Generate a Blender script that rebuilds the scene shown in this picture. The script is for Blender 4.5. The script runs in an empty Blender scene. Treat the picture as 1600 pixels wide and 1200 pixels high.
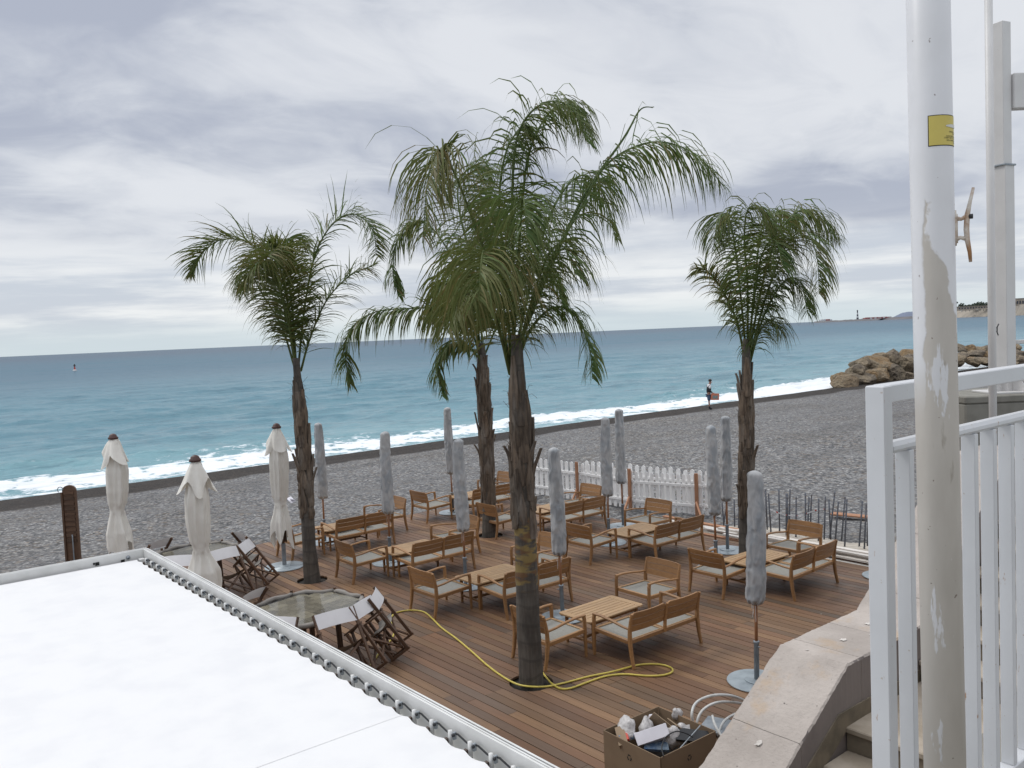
import bpy, math, random
import numpy as np
from mathutils import Vector, Matrix, Euler, noise as mnoise
random.seed(7)
S = bpy.context.scene
COL = S.collection
R = math.radians
# ------------------------------------------------------------------ camera, sky, sun, exposure
F_PX, ROLL, EYE, HEAD = 1340.0, R(2.46), 4.25, R(-50.6)
PITCH = math.atan(77*math.cos(ROLL)/F_PX)
fw = np.array([0, math.cos(PITCH), -math.sin(PITCH)]); up0 = np.array([0, math.sin(PITCH), math.cos(PITCH)]); rt0 = np.array([1, 0, 0.])
rt = rt0*math.cos(ROLL)-up0*math.sin(ROLL); up = up0*math.cos(ROLL)+rt0*math.sin(ROLL)
RZ = np.array([[math.cos(HEAD), math.sin(HEAD), 0], [-math.sin(HEAD), math.cos(HEAD), 0], [0, 0, 1]])
FW, RT, UP = RZ@fw, RZ@rt, RZ@up
EYEV = np.array([0, 0, EYE])
cam = bpy.data.cameras.new('camera'); cam.sensor_width = 36; cam.lens = F_PX/1600*36; cam.clip_end = 40000; cam.clip_start = .05
co = bpy.data.objects.new('camera', cam); COL.objects.link(co); S.camera = co
m4 = Matrix.Identity(4)
for i in range(3):
    m4[i][0] = RT[i]; m4[i][1] = UP[i]; m4[i][2] = -FW[i]; m4[i][3] = EYEV[i]
co.matrix_world = m4

def ray(x, y): return FW*F_PX+RT*(x-800)+UP*(600-y)
def at(x, y, z=0.0):
    d = ray(x, y); t = (z-EYE)/d[2]; return EYEV+d*t
def at_depth(x, y, dep):
    d = ray(x, y); return EYEV+d*(dep/F_PX)

W = bpy.data.worlds.new('World'); S.world = W; W.use_nodes = True
def sky_world():
    nt = W.node_tree; N = nt.nodes; L = nt.links; N.clear()
    def n(t, **k):
        o = N.new(t)
        for a, b in k.items(): setattr(o, a, b)
        return o
    def mth(op, a, b=None, c=None):
        o = n('ShaderNodeMath', operation=op)
        for i, v in enumerate((a, b, c)):
            if v is None: continue
            if isinstance(v, (int, float)): o.inputs[i].default_value = v
            else: L.new(v, o.inputs[i])
        return o.outputs[0]
    def mix(f, a, b):
        o = n('ShaderNodeMix', data_type='RGBA')
        for i, v in ((0, f), (6, a), (7, b)):
            if isinstance(v, (int, float)): o.inputs[i].default_value = v
            elif isinstance(v, tuple): o.inputs[i].default_value = (*v, 1)
            else: L.new(v, o.inputs[i])
        return o.outputs[2]
    def ramp(v, a, b):
        o = n('ShaderNodeMapRange', interpolation_type='SMOOTHSTEP'); L.new(v, o.inputs[0]); o.inputs[1].default_value = a; o.inputs[2].default_value = b
        return o.outputs[0]
    tc = n('ShaderNodeTexCoord'); sp = n('ShaderNodeSeparateXYZ'); L.new(tc.outputs['Generated'], sp.inputs[0])
    x, y, z = sp.outputs
    zz = mth('ADD', mth('MAXIMUM', z, 0.0), 0.20)
    cb = n('ShaderNodeCombineXYZ'); L.new(mth('DIVIDE', x, zz), cb.inputs[0]); L.new(mth('DIVIDE', y, zz), cb.inputs[1])
    mp = n('ShaderNodeMapping'); mp.inputs['Rotation'].default_value = (0, 0, R(-36)); mp.inputs['Scale'].default_value = (1.0, .72, 1); mp.inputs['Location'].default_value = (3.3, 1.2, 0)
    L.new(cb.outputs[0], mp.inputs[0])
    def noise(sc, det, rough, dist, off):
        m2 = n('ShaderNodeVectorMath', operation='ADD'); L.new(mp.outputs[0], m2.inputs[0]); m2.inputs[1].default_value = (off, off*.7, 0)
        o = n('ShaderNodeTexNoise'); o.inputs['Scale'].default_value = sc; o.inputs['Detail'].default_value = det; o.inputs['Roughness'].default_value = rough; o.inputs['Distortion'].default_value = dist
        L.new(m2.outputs[0], o.inputs['Vector']); return o.outputs['Fac']
    n1 = noise(1.15, 6, .50, .5, 2.9); n2 = noise(3.6, 7, .58, .9, 7.1); n3 = noise(.5, 3, .5, .2, 4.6)
    dens = mth('ADD', mth('MULTIPLY', n1, .55), mth('ADD', mth('MULTIPLY', n2, .22), mth('MULTIPLY', n3, .33)))
    light = (0.785, 0.805, 0.845); mid = (0.62, 0.65, 0.715); dark = (0.43, 0.465, 0.56)
    c = mix(ramp(dens, .47, .60), light, mid)
    c = mix(mth('MULTIPLY', ramp(dens, .55, .655), .9), c, dark)
    # bright broken band low over the sea
    wv = n('ShaderNodeMapping'); wv.inputs['Scale'].default_value = (1.2, 1.2, 13); L.new(tc.outputs['Generated'], wv.inputs[0])
    nb = n('ShaderNodeTexNoise'); nb.inputs['Scale'].default_value = 2.6; nb.inputs['Detail'].default_value = 7; nb.inputs['Roughness'].default_value = .58; L.new(wv.outputs[0], nb.inputs['Vector'])
    band = mix(ramp(nb.outputs['Fac'], .40, .62), (0.60, 0.65, 0.73), (0.90, 0.92, 0.935))
    low = mth('SUBTRACT', 1.0, ramp(mth('ADD', z, mth('MULTIPLY', mth('SUBTRACT', nb.outputs['Fac'], .5), .09)), .055, .135))
    c = mix(low, c, band)
    hz = mth('SUBTRACT', 1.0, ramp(z, .004, .045))
    c = mix(mth('MULTIPLY', hz, .85), c, (0.64, 0.74, 0.79))
    # an overcast sky grows brighter towards the zenith
    gain = mth('ADD', 1.0, mth('MULTIPLY', ramp(z, .40, 1.0), 1.1))
    vm = n('ShaderNodeVectorMath', operation='SCALE'); L.new(c, vm.inputs[0]); L.new(gain, vm.inputs['Scale'])
    cloud = n('ShaderNodeBackground'); L.new(vm.outputs[0], cloud.inputs[0]); cloud.inputs[1].default_value = 1.0
    sky = n('ShaderNodeTexSky', sky_type='NISHITA'); sky.sun_disc = False; sky.sun_elevation = R(52); sky.sun_rotation = R(-120)
    bs = n('ShaderNodeBackground'); L.new(sky.outputs[0], bs.inputs[0]); bs.inputs[1].default_value = .1
    ms = n('ShaderNodeMixShader'); ms.inputs[0].default_value = .93; L.new(bs.outputs[0], ms.inputs[1]); L.new(cloud.outputs[0], ms.inputs[2])
    out = n('ShaderNodeOutputWorld'); L.new(ms.outputs[0], out.inputs[0])
sky_world()
sun = bpy.data.lights.new('sun', 'SUN'); sun.energy = 1.2; sun.angle = R(15); sun.color = (1, .97, .92)
so = bpy.data.objects.new('sun', sun); COL.objects.link(so)
so.rotation_euler = Vector((-.75, -.35, 1.0)).to_track_quat('Z', 'Y').to_euler()
S.view_settings.view_transform = 'Standard'; S.view_settings.look = 'None'; S.view_settings.gamma = 1
S.view_settings.use_curve_mapping = False; S.view_settings.exposure = 0.0
try:
    S.cycles.max_bounces = 6; S.cycles.transparent_max_bounces = 12; S.cycles.caustics_reflective = False; S.cycles.caustics_refractive = False
except Exception: pass

# ------------------------------------------------------------------ materials
class NT:
    def __init__(s, name):
        s.m = bpy.data.materials.new(name); s.m.use_nodes = True; s.nt = s.m.node_tree; s.N = s.nt.nodes; s.L = s.nt.links
        s.p = s.N['Principled BSDF']; s.out = s.N['Material Output']
    def n(s, t, **k):
        o = s.N.new(t)
        for a, b in k.items(): setattr(o, a, b)
        return o
    def put(s, sock, v):
        if isinstance(v, (int, float)): sock.default_value = v
        elif isinstance(v, tuple): sock.default_value = (*v, 1) if len(v) == 3 and sock.type == 'RGBA' else v
        else: s.L.new(v, sock)
    def math(s, op, a, b=0.0, c=0.0):
        o = s.n('ShaderNodeMath', operation=op); s.put(o.inputs[0], a); s.put(o.inputs[1], b); s.put(o.inputs[2], c); return o.outputs[0]
    def mix(s, f, a, b, bt='MIX'):
        o = s.n('ShaderNodeMix', data_type='RGBA', blend_type=bt); s.put(o.inputs[0], f); s.put(o.inputs[6], a); s.put(o.inputs[7], b); return o.outputs[2]
    def ramp(s, v, a, b):
        o = s.n('ShaderNodeMapRange', interpolation_type='SMOOTHSTEP'); s.put(o.inputs[0], v); o.inputs[1].default_value = a; o.inputs[2].default_value = b; return o.outputs[0]
    def coord(s, kind='Object', scale=(1, 1, 1), loc=None):
        if kind == 'World': src = s.n('ShaderNodeNewGeometry').outputs['Position']
        else: src = s.n('ShaderNodeTexCoord').outputs[kind]
        mp = s.n('ShaderNodeMapping'); s.L.new(src, mp.inputs[0]); mp.inputs['Scale'].default_value = scale
        if loc is not None: s.put(mp.inputs['Location'], loc)
        return mp.outputs[0]
    def noise(s, vec, scale, det=4, rough=.55, dist=0.0):
        o = s.n('ShaderNodeTexNoise'); s.L.new(vec, o.inputs['Vector']); o.inputs['Scale'].default_value = scale
        o.inputs['Detail'].default_value = det; o.inputs['Roughness'].default_value = rough; o.inputs['Distortion'].default_value = dist; return o.outputs['Fac']
    def bump(s, h, strength=.3, dist=.01):
        o = s.n('ShaderNodeBump'); s.put(o.inputs['Height'], h); o.inputs['Strength'].default_value = strength; o.inputs['Distance'].default_value = dist
        s.L.new(o.outputs[0], s.p.inputs['Normal']); return o
    def base(s, c): s.put(s.p.inputs['Base Color'], c)
    def rough(s, v): s.put(s.p.inputs['Roughness'], v)
    def rnd(s): return s.n('ShaderNodeObjectInfo').outputs['Random']

def simple(name, a, b=None, rough=.6, sc=6, bump=0.0, bsc=40, bdist=.004, metal=0, spec=.5, kind='Object', stretch=(1, 1, 1), det=5):
    t = NT(name); v = t.coord(kind, stretch)
    if b is None: b = tuple(x*.8 for x in a)
    t.base(t.mix(t.ramp(t.noise(v, sc, det), .35, .68), a, b)); t.rough(rough); t.p.inputs['Metallic'].default_value = metal
    t.p.inputs['Specular IOR Level'].default_value = spec
    if bump: t.bump(t.noise(v, bsc, 4), bump, bdist)
    return t.m

def wood_mat(name, cols, rough=.6, grain=(3, 60, 60), var=.22, world_loc=False):
    t = NT(name); r = t.rnd()
    cb = t.n('ShaderNodeCombineXYZ'); 
    for i, k in enumerate((37., 61., 17.)): t.put(cb.inputs[i], t.math('MULTIPLY', r, k))
    v = t.coord('Object', grain, cb.outputs[0])
    g = t.noise(v, 1.0, 6, .6, .6); v2 = t.coord('Object', tuple(x*.15 for x in grain), cb.outputs[0]); g2 = t.noise(v2, 1.0, 3)
    c = t.mix(t.ramp(g, .3, .7), cols[0], cols[1]); c = t.mix(t.ramp(g2, .35, .7), c, t.mix(.5, c, cols[2]))
    hs = t.n('ShaderNodeHueSaturation'); t.put(hs.inputs['Color'], c)
    t.put(hs.inputs['Value'], t.math('MULTIPLY_ADD', r, 2*var, 1-var)); t.base(hs.outputs[0])
    t.rough(rough); t.bump(g, .25, .002); return t.m

def plank_mat():
    t = NT('deck_hardwood'); r0 = t.rnd(); at_ = t.n('ShaderNodeAttribute', attribute_name='rnd').outputs['Fac']
    r = t.math('FRACT', t.math('ADD', r0, at_)); r2 = t.math('FRACT', t.math('MULTIPLY', r, 17.37)); r3 = t.math('FRACT', t.math('MULTIPLY', r, 91.7))
    cb = t.n('ShaderNodeCombineXYZ'); t.put(cb.inputs[0], t.math('MULTIPLY', r, 57.)); t.put(cb.inputs[1], t.math('MULTIPLY', r2, 31.)); 
    v = t.coord('World', (1.6, 34, 34), cb.outputs[0]); g = t.noise(v, 1, 7, .62, .5)
    w = t.coord('World', (1, 1, 1)); big = t.noise(w, .55, 4, .55); spot = t.noise(w, 5.5, 5, .6); fine = t.noise(t.coord('World', (14, 90, 90)), 1, 3)
    red = (0.180, 0.092, 0.046); tan = (0.235, 0.132, 0.064); grey = (0.098, 0.076, 0.056)
    c = t.mix(t.ramp(r, .35, .75), red, tan); c = t.mix(t.math('MULTIPLY', t.ramp(r2, .68, .98), .7), c, grey)
    c = t.mix(t.math('MULTIPLY', t.ramp(g, .35, .68), .5), c, t.mix(.55, c, (0.07, 0.04, 0.028)))
    c = t.mix(t.math('MULTIPLY', t.ramp(big, .45, .7), .35), c, (0.145, 0.098, 0.070))
    c = t.mix(t.math('MULTIPLY', t.ramp(spot, .60, .74), .45), c, (0.085, 0.042, 0.030))
    hs = t.n('ShaderNodeHueSaturation'); t.put(hs.inputs['Color'], c); t.put(hs.inputs['Value'], t.math('MULTIPLY_ADD', r3, .40, .70)); t.base(hs.outputs[0])
    t.rough(t.math('MULTIPLY_ADD', g, .25, .42)); t.bump(t.math('ADD', g, t.math('MULTIPLY', fine, .5)), .35, .002); return t.m

def pebble_mat():
    t = NT('beach_pebbles'); w = t.coord('World')
    def vor(sc, off):
        v = t.coord('World', (sc, sc, sc), (off, off, 0)); o = t.n('ShaderNodeTexVoronoi'); o.inputs['Scale'].default_value = 1; t.L.new(v, o.inputs['Vector']); o.inputs['Randomness'].default_value = 1; return o
    a = vor(17, 0); b = vor(8.5, 3.3)
    sa = t.n('ShaderNodeSeparateColor'); t.L.new(a.outputs['Color'], sa.inputs[0]); sb = t.n('ShaderNodeSeparateColor'); t.L.new(b.outputs['Color'], sb.inputs[0])
    val = t.math('ADD', t.math('MULTIPLY', sa.outputs[0], .55), t.math('MULTIPLY', sb.outputs[1], .45))
    c = t.mix(t.ramp(val, .12, .88), (0.098, 0.100, 0.106), (0.385, 0.38, 0.37))
    c = t.mix(t.math('MULTIPLY', t.ramp(sa.outputs[1], .92, .98), .8), c, (0.55, 0.54, 0.52))
    c = t.mix(t.math('MULTIPLY', t.ramp(sb.outputs[2], .80, .95), .5), c, (0.25, 0.19, 0.13))
    edge = t.ramp(a.outputs['Distance'], .35, .75); edgeb = t.ramp(b.outputs['Distance'], .40, .80)
    c = t.mix(t.math('MULTIPLY', t.math('MAXIMUM', edge, edgeb), .55), c, (0.03, 0.03, 0.032))
    big = t.noise(w, .22, 4, .6); c = t.mix(t.math('MULTIPLY', t.ramp(big, .45, .68), .35), c, t.mix(1.0, c, (0.72, 0.66, 0.58), 'MULTIPLY'))
    wide = t.noise(w, .06, 3); c = t.mix(t.math('MULTIPLY', t.ramp(wide, .4, .65), .25), c, (0.115, 0.115, 0.12))
    # wet strip at the waterline
    sp = t.n('ShaderNodeSeparateXYZ'); t.L.new(w, sp.inputs[0])
    wob = t.math('MULTIPLY', t.math('SUBTRACT', t.noise(t.coord('World', (.12, .45, 1)), 1, 4), .5), 1.6)
    u = t.math('ADD', sp.outputs[0], wob); wet = t.math('SUBTRACT', 1.0, t.ramp(u, -32.1, -31.3))
    rdg = t.noise(t.coord('World', (.55, .05, 1)), 1, 4, .6); c = t.mix(t.math('MULTIPLY', t.ramp(rdg, .50, .66), .34), c, (0.105, 0.102, 0.100)); scat = t.noise(t.coord('World', (1.6, 1.1, 1)), 1, 5, .7); c = t.mix(t.math('MULTIPLY', t.ramp(scat, .62, .74), .18), c, (0.50, 0.48, 0.45))
    c = t.mix(wet, c, t.mix(1.0, c, (0.21, 0.175, 0.15), 'MULTIPLY'))
    t.base(c); t.rough(t.math('MULTIPLY_ADD', wet, -.15, .9)); t.p.inputs['Specular IOR Level'].default_value = .18
    h = t.math('SUBTRACT', 1.0, t.math('MAXIMUM', t.math('MULTIPLY', a.outputs['Distance'], .8), b.outputs['Distance']))
    t.bump(t.math('ADD', h, t.math('MULTIPLY', val, .6)), .9, .035); return t.m

def sea_mat():
    t = NT('sea_water'); w = t.coord('World'); sp = t.n('ShaderNodeSeparateXYZ'); t.L.new(w, sp.inputs[0]); u = sp.outputs[0]
    d = t.math('MAXIMUM', t.math('SUBTRACT', -35.8, u), t.math('MULTIPLY', t.math('SUBTRACT', sp.outputs[1], 100.0), .6))
    wob = t.math('MULTIPLY', t.math('SUBTRACT', t.noise(t.coord('World', (.05, .018, 1)), 1, 4), .5), 60.)
    dd = t.math('ADD', d, wob)
    c = t.mix(t.ramp(dd, 0, 34), (0.185, 0.340, 0.380), (0.122, 0.248, 0.302)); c = t.mix(t.ramp(dd, 20, 170), c, (0.118, 0.190, 0.242)); c = t.mix(t.ramp(d, 70, 1200), c, (0.125, 0.162, 0.206)); rip = t.math('ADD', t.math('MULTIPLY', t.noise(t.coord('World', (.35, .09, 1)), 1, 6, .65), .5), t.math('MULTIPLY', t.noise(t.coord('World', (1.5, .42, 1)), 1, 5, .6), .5)); c = t.mix(t.math('MULTIPLY', t.ramp(rip, .48, .62), .42), c, (0.055, 0.120, 0.165))
    patch = t.noise(t.coord('World', (.04, .012, 1)), 1, 5, .6); c = t.mix(t.math('MULTIPLY', t.ramp(patch, .5, .7), .35), c, (0.06, 0.17, 0.215))
    # foam: lace near the beach, solid at the wash line
    f1 = t.n('ShaderNodeTexVoronoi', feature='SMOOTH_F1'); f1.inputs['Smoothness'].default_value = .35; f1.inputs['Scale'].default_value = 1
    wv = t.n('ShaderNodeVectorMath', operation='ADD'); t.L.new(t.coord('World', (1.25, .65, 1)), wv.inputs[0])
    nn = t.n('ShaderNodeTexNoise'); nn.inputs['Scale'].default_value = 1.1; nn.inputs['Detail'].default_value = 5; t.L.new(w, nn.inputs['Vector'])
    sc = t.n('ShaderNodeVectorMath', operation='SCALE'); t.L.new(nn.outputs['Color'], sc.inputs[0]); sc.inputs['Scale'].default_value = 2.6; t.L.new(sc.outputs[0], wv.inputs[1]); t.L.new(wv.outputs[0], f1.inputs['Vector'])
    lace = t.math('ADD', f1.outputs['Distance'], t.math('MULTIPLY', t.math('SUBTRACT', t.noise(w, 4.5, 6, .7), .5), .9))
    env = t.noise(t.coord('World', (.16, .06, 1), (0, 0, 0)), 1, 4, .55)
    am = t.math('MULTIPLY', t.math('SUBTRACT', 1.0, t.ramp(d, .5, 10.5)), t.math('MULTIPLY_ADD', env, 1.35, .02))
    att = t.n('ShaderNodeAttribute', attribute_name='foam').outputs['Fac']
    am = t.math('ADD', am, t.math('MULTIPLY', att, .36))
    # threshold: more foam where amount is high
    foam = t.ramp(t.math('ADD', t.math('MULTIPLY', lace, 1.0), t.math('MULTIPLY_ADD', am, 1.35, -1.47)), -.12, .26)
    foam = t.math('MAXIMUM', foam, t.math('MULTIPLY', t.ramp(t.noise(t.coord('World', (.5, .2, 1)), 1, 6, .7), .72, .78), .5))
    wn = t.math('MULTIPLY', t.math('SUBTRACT', t.noise(t.coord('World', (1, .35, 1)), .8, 4), .5), 5.)
    wash = t.math('SUBTRACT', 1.0, t.ramp(t.math('ADD', d, wn), -2.0, 1.2)); foam = t.math('MAXIMUM', foam, t.math('MULTIPLY', wash, t.math('MULTIPLY_ADD', t.ramp(lace, .15, .6), .80, .14)))
    foam = t.math('MINIMUM', foam, 1.0)
    c = t.mix(foam, c, (0.80, 0.83, 0.85)); t.base(c)
    t.rough(t.math('MULTIPLY_ADD', foam, .5, .16)); t.p.inputs['IOR'].default_value = 1.33; t.p.inputs['Specular IOR Level'].default_value = .42
    b1 = t.noise(t.coord('World', (.9, .28, 1)), 1, 6, .62); b2 = t.noise(t.coord('World', (.10, .028, 1)), 1, 5, .6); b3 = t.noise(t.coord('World', (4.2, 1.6, 1)), 1, 4, .6)
    h = t.math('ADD', t.math('MULTIPLY', b1, .30), t.math('ADD', t.math('MULTIPLY', b2, 1.9), t.math('MULTIPLY', b3, .09)))
    bb = t.bump(h, .8, 1.0); df = t.n('ShaderNodeBsdfDiffuse'); t.L.new(c, df.inputs[0]); t.L.new(bb.outputs[0], df.inputs[1]); ms = t.n('ShaderNodeMixShader'); t.put(ms.inputs[0], t.math('MULTIPLY_ADD', t.ramp(t.math('POWER', t.math('DIVIDE', t.math('MAXIMUM', d, 0.0), 400.0), .5), .05, .8), .56, .22)); t.L.new(t.p.outputs[0], ms.inputs[1]); t.L.new(df.outputs[0], ms.inputs[2]); t.L.new(ms.outputs[0], t.out.inputs[0]); return t.m

def leaf_mat():
    t = NT('palm_leaf'); dry = t.n('ShaderNodeAttribute', attribute_name='dry').outputs['Fac']; r = t.rnd()
    v = t.coord('World'); n1 = t.noise(v, 3.0, 3)
    c = t.mix(t.ramp(n1, .3, .7), (0.050, 0.112, 0.032), (0.095, 0.168, 0.042))
    c = t.mix(t.math('MULTIPLY', r, .35), c, (0.095, 0.115, 0.035)); c = t.mix(dry, c, (0.190, 0.135, 0.050))
    t.base(c); t.rough(.55); t.p.inputs['Specular IOR Level'].default_value = .3
    tr = t.n('ShaderNodeBsdfTranslucent'); t.put(tr.inputs[0], t.mix(.5, c, (0.16, 0.20, 0.04)))
    ms = t.n('ShaderNodeMixShader'); ms.inputs[0].default_value = .26; t.L.new(t.p.outputs[0], ms.inputs[1]); t.L.new(tr.outputs[0], ms.inputs[2]); t.L.new(ms.outputs[0], t.out.inputs[0]); return t.m

def trunk_mat():
    t = NT('palm_bark'); v = t.coord('Object', (9, 9, 2.2)); ring = t.n('ShaderNodeTexWave', bands_direction='Z'); ring.inputs['Scale'].default_value = 1.5; ring.inputs['Distortion'].default_value = 4.5; ring.inputs['Detail'].default_value = 3
    t.L.new(t.coord('Object'), ring.inputs['Vector']); g = t.noise(v, 1, 6, .65); fib = t.noise(t.coord('Object', (34, 34, 1.4)), 1, 5, .6)
    c = t.mix(t.ramp(g, .3, .7), (0.052, 0.047, 0.041), (0.125, 0.110, 0.092)); c = t.mix(t.math('MULTIPLY', t.ramp(fib, .35, .65), .6), c, (0.060, 0.048, 0.038))
    c = t.mix(t.math('MULTIPLY', t.ramp(ring.outputs['Fac'], .86, .99), .35), c, (0.035, 0.03, 0.026))
    att = t.n('ShaderNodeAttribute', attribute_name='scar').outputs['Fac']
    sc = t.math('MULTIPLY', att, t.ramp(t.noise(t.coord('Object', (5, 5, 11)), 1, 3), .42, .56))
    c = t.mix(sc, c, t.mix(t.ramp(t.noise(t.coord('Object', (2, 2, 9)), 1, 2), .45, .55), (0.23, 0.165, 0.06), (0.14, 0.075, 0.035)))
    t.base(c); t.rough(.85); t.bump(t.math('ADD', fib, t.math('MULTIPLY', ring.outputs['Fac'], .5)), .6, .012); return t.m

def boot_mat():
    t = NT('leaf_base_fibre'); v = t.coord('Object', (40, 40, 3.0)); g = t.noise(v, 1, 6, .65, .4); r = t.rnd(); k = t.noise(t.coord('Object', (7, 7, 1.5)), 1, 4)
    c = t.mix(t.ramp(g, .3, .7), (0.048, 0.034, 0.025), (0.165, 0.122, 0.085)); c = t.mix(t.math('MULTIPLY', t.ramp(k, .45, .7), .5), c, (0.20, 0.185, 0.165))
    hs = t.n('ShaderNodeHueSaturation'); t.put(hs.inputs['Color'], c); t.put(hs.inputs['Value'], t.math('MULTIPLY_ADD', r, .6, .68)); t.base(hs.outputs[0]); t.rough(.9); t.bump(g, .7, .008); return t.m

def cover_mat():
    t = NT('grey_umbrella_cover'); v = t.coord('Object', (1, 1, 1)); r = t.rnd()
    cb = t.n('ShaderNodeCombineXYZ'); t.put(cb.inputs[0], t.math('MULTIPLY', r, 40.)); t.put(cb.inputs[2], t.math('MULTIPLY', r, 23.))
    v = t.coord('Object', (7, 7, 4.2), cb.outputs[0]); g = t.noise(v, 1, 4, .5, 1.0)
    c = t.mix(t.ramp(g, .38, .62), (0.285, 0.305, 0.325), (0.43, 0.435, 0.44)); c = t.mix(t.math('MULTIPLY', t.ramp(t.noise(v, .45, 3), .45, .65), .45), c, (0.40, 0.385, 0.365))
    t.base(c); t.rough(.62); t.p.inputs['Sheen Weight'].default_value = .1
    rg = t.math('ABSOLUTE', t.math('SUBTRACT', t.noise(t.coord('Object', (9, 9, 6.5), cb.outputs[0]), 1, 3, .5, 1.6), .5)); t.bump(t.math('ADD', t.math('MULTIPLY', rg, -2.2), t.noise(t.coord('Object', (12, 12, 8), cb.outputs[0]), 1, 3)), .14, .016); return t.m

def canvas_mat(name, a, b, bump=.25, trans=0.0):
    t = NT(name); v = t.coord('Object'); g = t.noise(v, 3.2, 5); t.base(t.mix(t.ramp(g, .4, .72), a, b)); t.rough(.85); t.bump(t.noise(v, 6, 5, .5, .8), bump, .03)
    if trans:
        tr = t.n('ShaderNodeBsdfTranslucent'); t.put(tr.inputs[0], a); ms = t.n('ShaderNodeMixShader'); ms.inputs[0].default_value = trans
        t.L.new(t.p.outputs[0], ms.inputs[1]); t.L.new(tr.outputs[0], ms.inputs[2]); t.L.new(ms.outputs[0], t.out.inputs[0])
    return t.m

def paint_rust_mat(name, col=(0.72, 0.73, 0.74), amt=.72):
    t = NT(name); v = t.coord('World'); g = t.noise(v, 3, 4); c = t.mix(t.ramp(g, .35, .7), col, tuple(x*.93 for x in col))
    sp = t.n('ShaderNodeSeparateXYZ'); t.L.new(v, sp.inputs[0])
    drip = t.noise(t.coord('World', (26, 26, 7)), 1, 5, .6); c = t.mix(t.math('MULTIPLY', t.ramp(drip, amt, amt+.05), .9), c, (0.30, 0.14, 0.045))
    fl = t.noise(t.coord('World', (60, 60, 60)), 1, 3); c = t.mix(t.math('MULTIPLY', t.ramp(fl, .70, .74), .55), c, (0.32, 0.22, 0.14))
    t.base(c); t.rough(.42); t.bump(t.noise(v, 30, 4), .12, .003); return t.m

def pole_mat():
    t = NT('peeling_pole_paint'); v = t.coord('World'); sp = t.n('ShaderNodeSeparateXYZ'); t.L.new(t.coord('Object'), sp.inputs[0]); x, y, z = sp.outputs
    big = t.noise(t.coord('World', (9, 9, 5)), 1, 5, .6, .5); ragged = t.math('MULTIPLY', t.math('SUBTRACT', big, .5), .55)
    # object space: z up; side = +1 towards picture right
    side = t.math('ADD', t.math('MULTIPLY', x, 1/.046), 0.0)
    lvl = t.math('ADD', t.math('MULTIPLY', side, .16), t.math('ADD', z, ragged))
    bare = t.math('SUBTRACT', 1.0, t.ramp(lvl, 4.335, 4.365))
    edge = t.ramp(t.math('ADD', side, t.math('MULTIPLY', ragged, 1.2)), -.86, -.78)
    bare = t.math('MULTIPLY', bare, t.math('MAXIMUM', edge, t.math('SUBTRACT', 1.0, t.ramp(z, 4.0, 4.18))))
    # white islands that survived
    isl = t.math('MULTIPLY', t.ramp(t.noise(t.coord('Object', (14, 14, 3.2), (4.1, 0, .7)), 1, 5, .65), .60, .63), t.math('SUBTRACT', 1.0, t.ramp(side, .1, .3)))
    bare = t.math('MULTIPLY', bare, t.math('SUBTRACT', 1.0, isl))
    und = t.mix(t.ramp(t.noise(t.coord('World', (5, 5, 1.6)), 1, 5), .35, .7), (0.50, 0.468, 0.425), (0.39, 0.36, 0.32))
    und = t.mix(t.math('MULTIPLY', t.ramp(t.noise(t.coord('World', (30, 30, 6), (3, 3, 3)), 1, 4), .66, .72), .5), und, (0.22, 0.19, 0.15))
    wht = t.mix(t.ramp(t.noise(v, 4, 4), .4, .7), (0.64, 0.64, 0.655), (0.59, 0.59, 0.60))
    spec = t.ramp(t.noise(t.coord('World', (70, 70, 70)), 1, 2), .735, .75)
    c = t.mix(t.math('MULTIPLY', spec, .7), t.mix(bare, wht, und), (0.12, 0.08, 0.06))
    t.base(c); t.rough(t.math('MULTIPLY_ADD', bare, .3, .38)); t.bump(t.math('MULTIPLY', bare, -1.0), .5, .0015); return t.m

def stone_mat():
    t = NT('pale_limestone'); v = t.coord('World'); g = t.noise(v, 1.7, 6, .6); f = t.noise(v, 30, 4, .6); r = t.rnd()
    c = t.mix(t.ramp(g, .35, .68), (0.445, 0.395, 0.355), (0.345, 0.303, 0.27)); c = t.mix(t.math('MULTIPLY', t.ramp(t.noise(v, 2.4, 5, .6), .57, .70), .55), c, (0.42, 0.30, 0.19))
    c = t.mix(t.math('MULTIPLY', t.ramp(f, .5, .75), .3), c, (0.25, 0.22, 0.20)); dk = t.ramp(t.noise(t.coord('World', (6, 6, 6), (5, 2, 1)), 1, 6, .7), .68, .74)
    c = t.mix(t.math('MULTIPLY', dk, .6), c, (0.13, 0.12, 0.11)); pit = t.ramp(t.noise(v, 26, 2), .745, .77); c = t.mix(t.math('MULTIPLY', pit, .8), c, (0.07, 0.055, 0.05))
    hs = t.n('ShaderNodeHueSaturation'); t.put(hs.inputs['Color'], c); t.put(hs.inputs['Value'], t.math('MULTIPLY_ADD', r, .14, .93)); t.base(hs.outputs[0]); t.rough(.82)
    t.bump(t.math('SUBTRACT', t.math('ADD', f, t.math('MULTIPLY', g, 2.)), t.math('MULTIPLY', pit, 2.)), .7, .012); return t.m

def rock_mat():
    t = NT('boulder_rock'); v = t.coord('World'); r = t.rnd(); g = t.noise(v, .9, 6, .65); f = t.noise(v, 5, 5, .65)
    c = t.mix(t.ramp(r, .35, .65), (0.33, 0.215, 0.105), (0.215, 0.175, 0.130)); c = t.mix(t.ramp(g, .4, .62), c, (0.34, 0.27, 0.18)); c = t.mix(t.math('MULTIPLY', t.ramp(f, .45, .7), .6), c, (0.085, 0.068, 0.05))
    t.base(c); t.rough(.85); t.bump(t.math('ADD', f, g), 1.0, .45); return t.m

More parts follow.
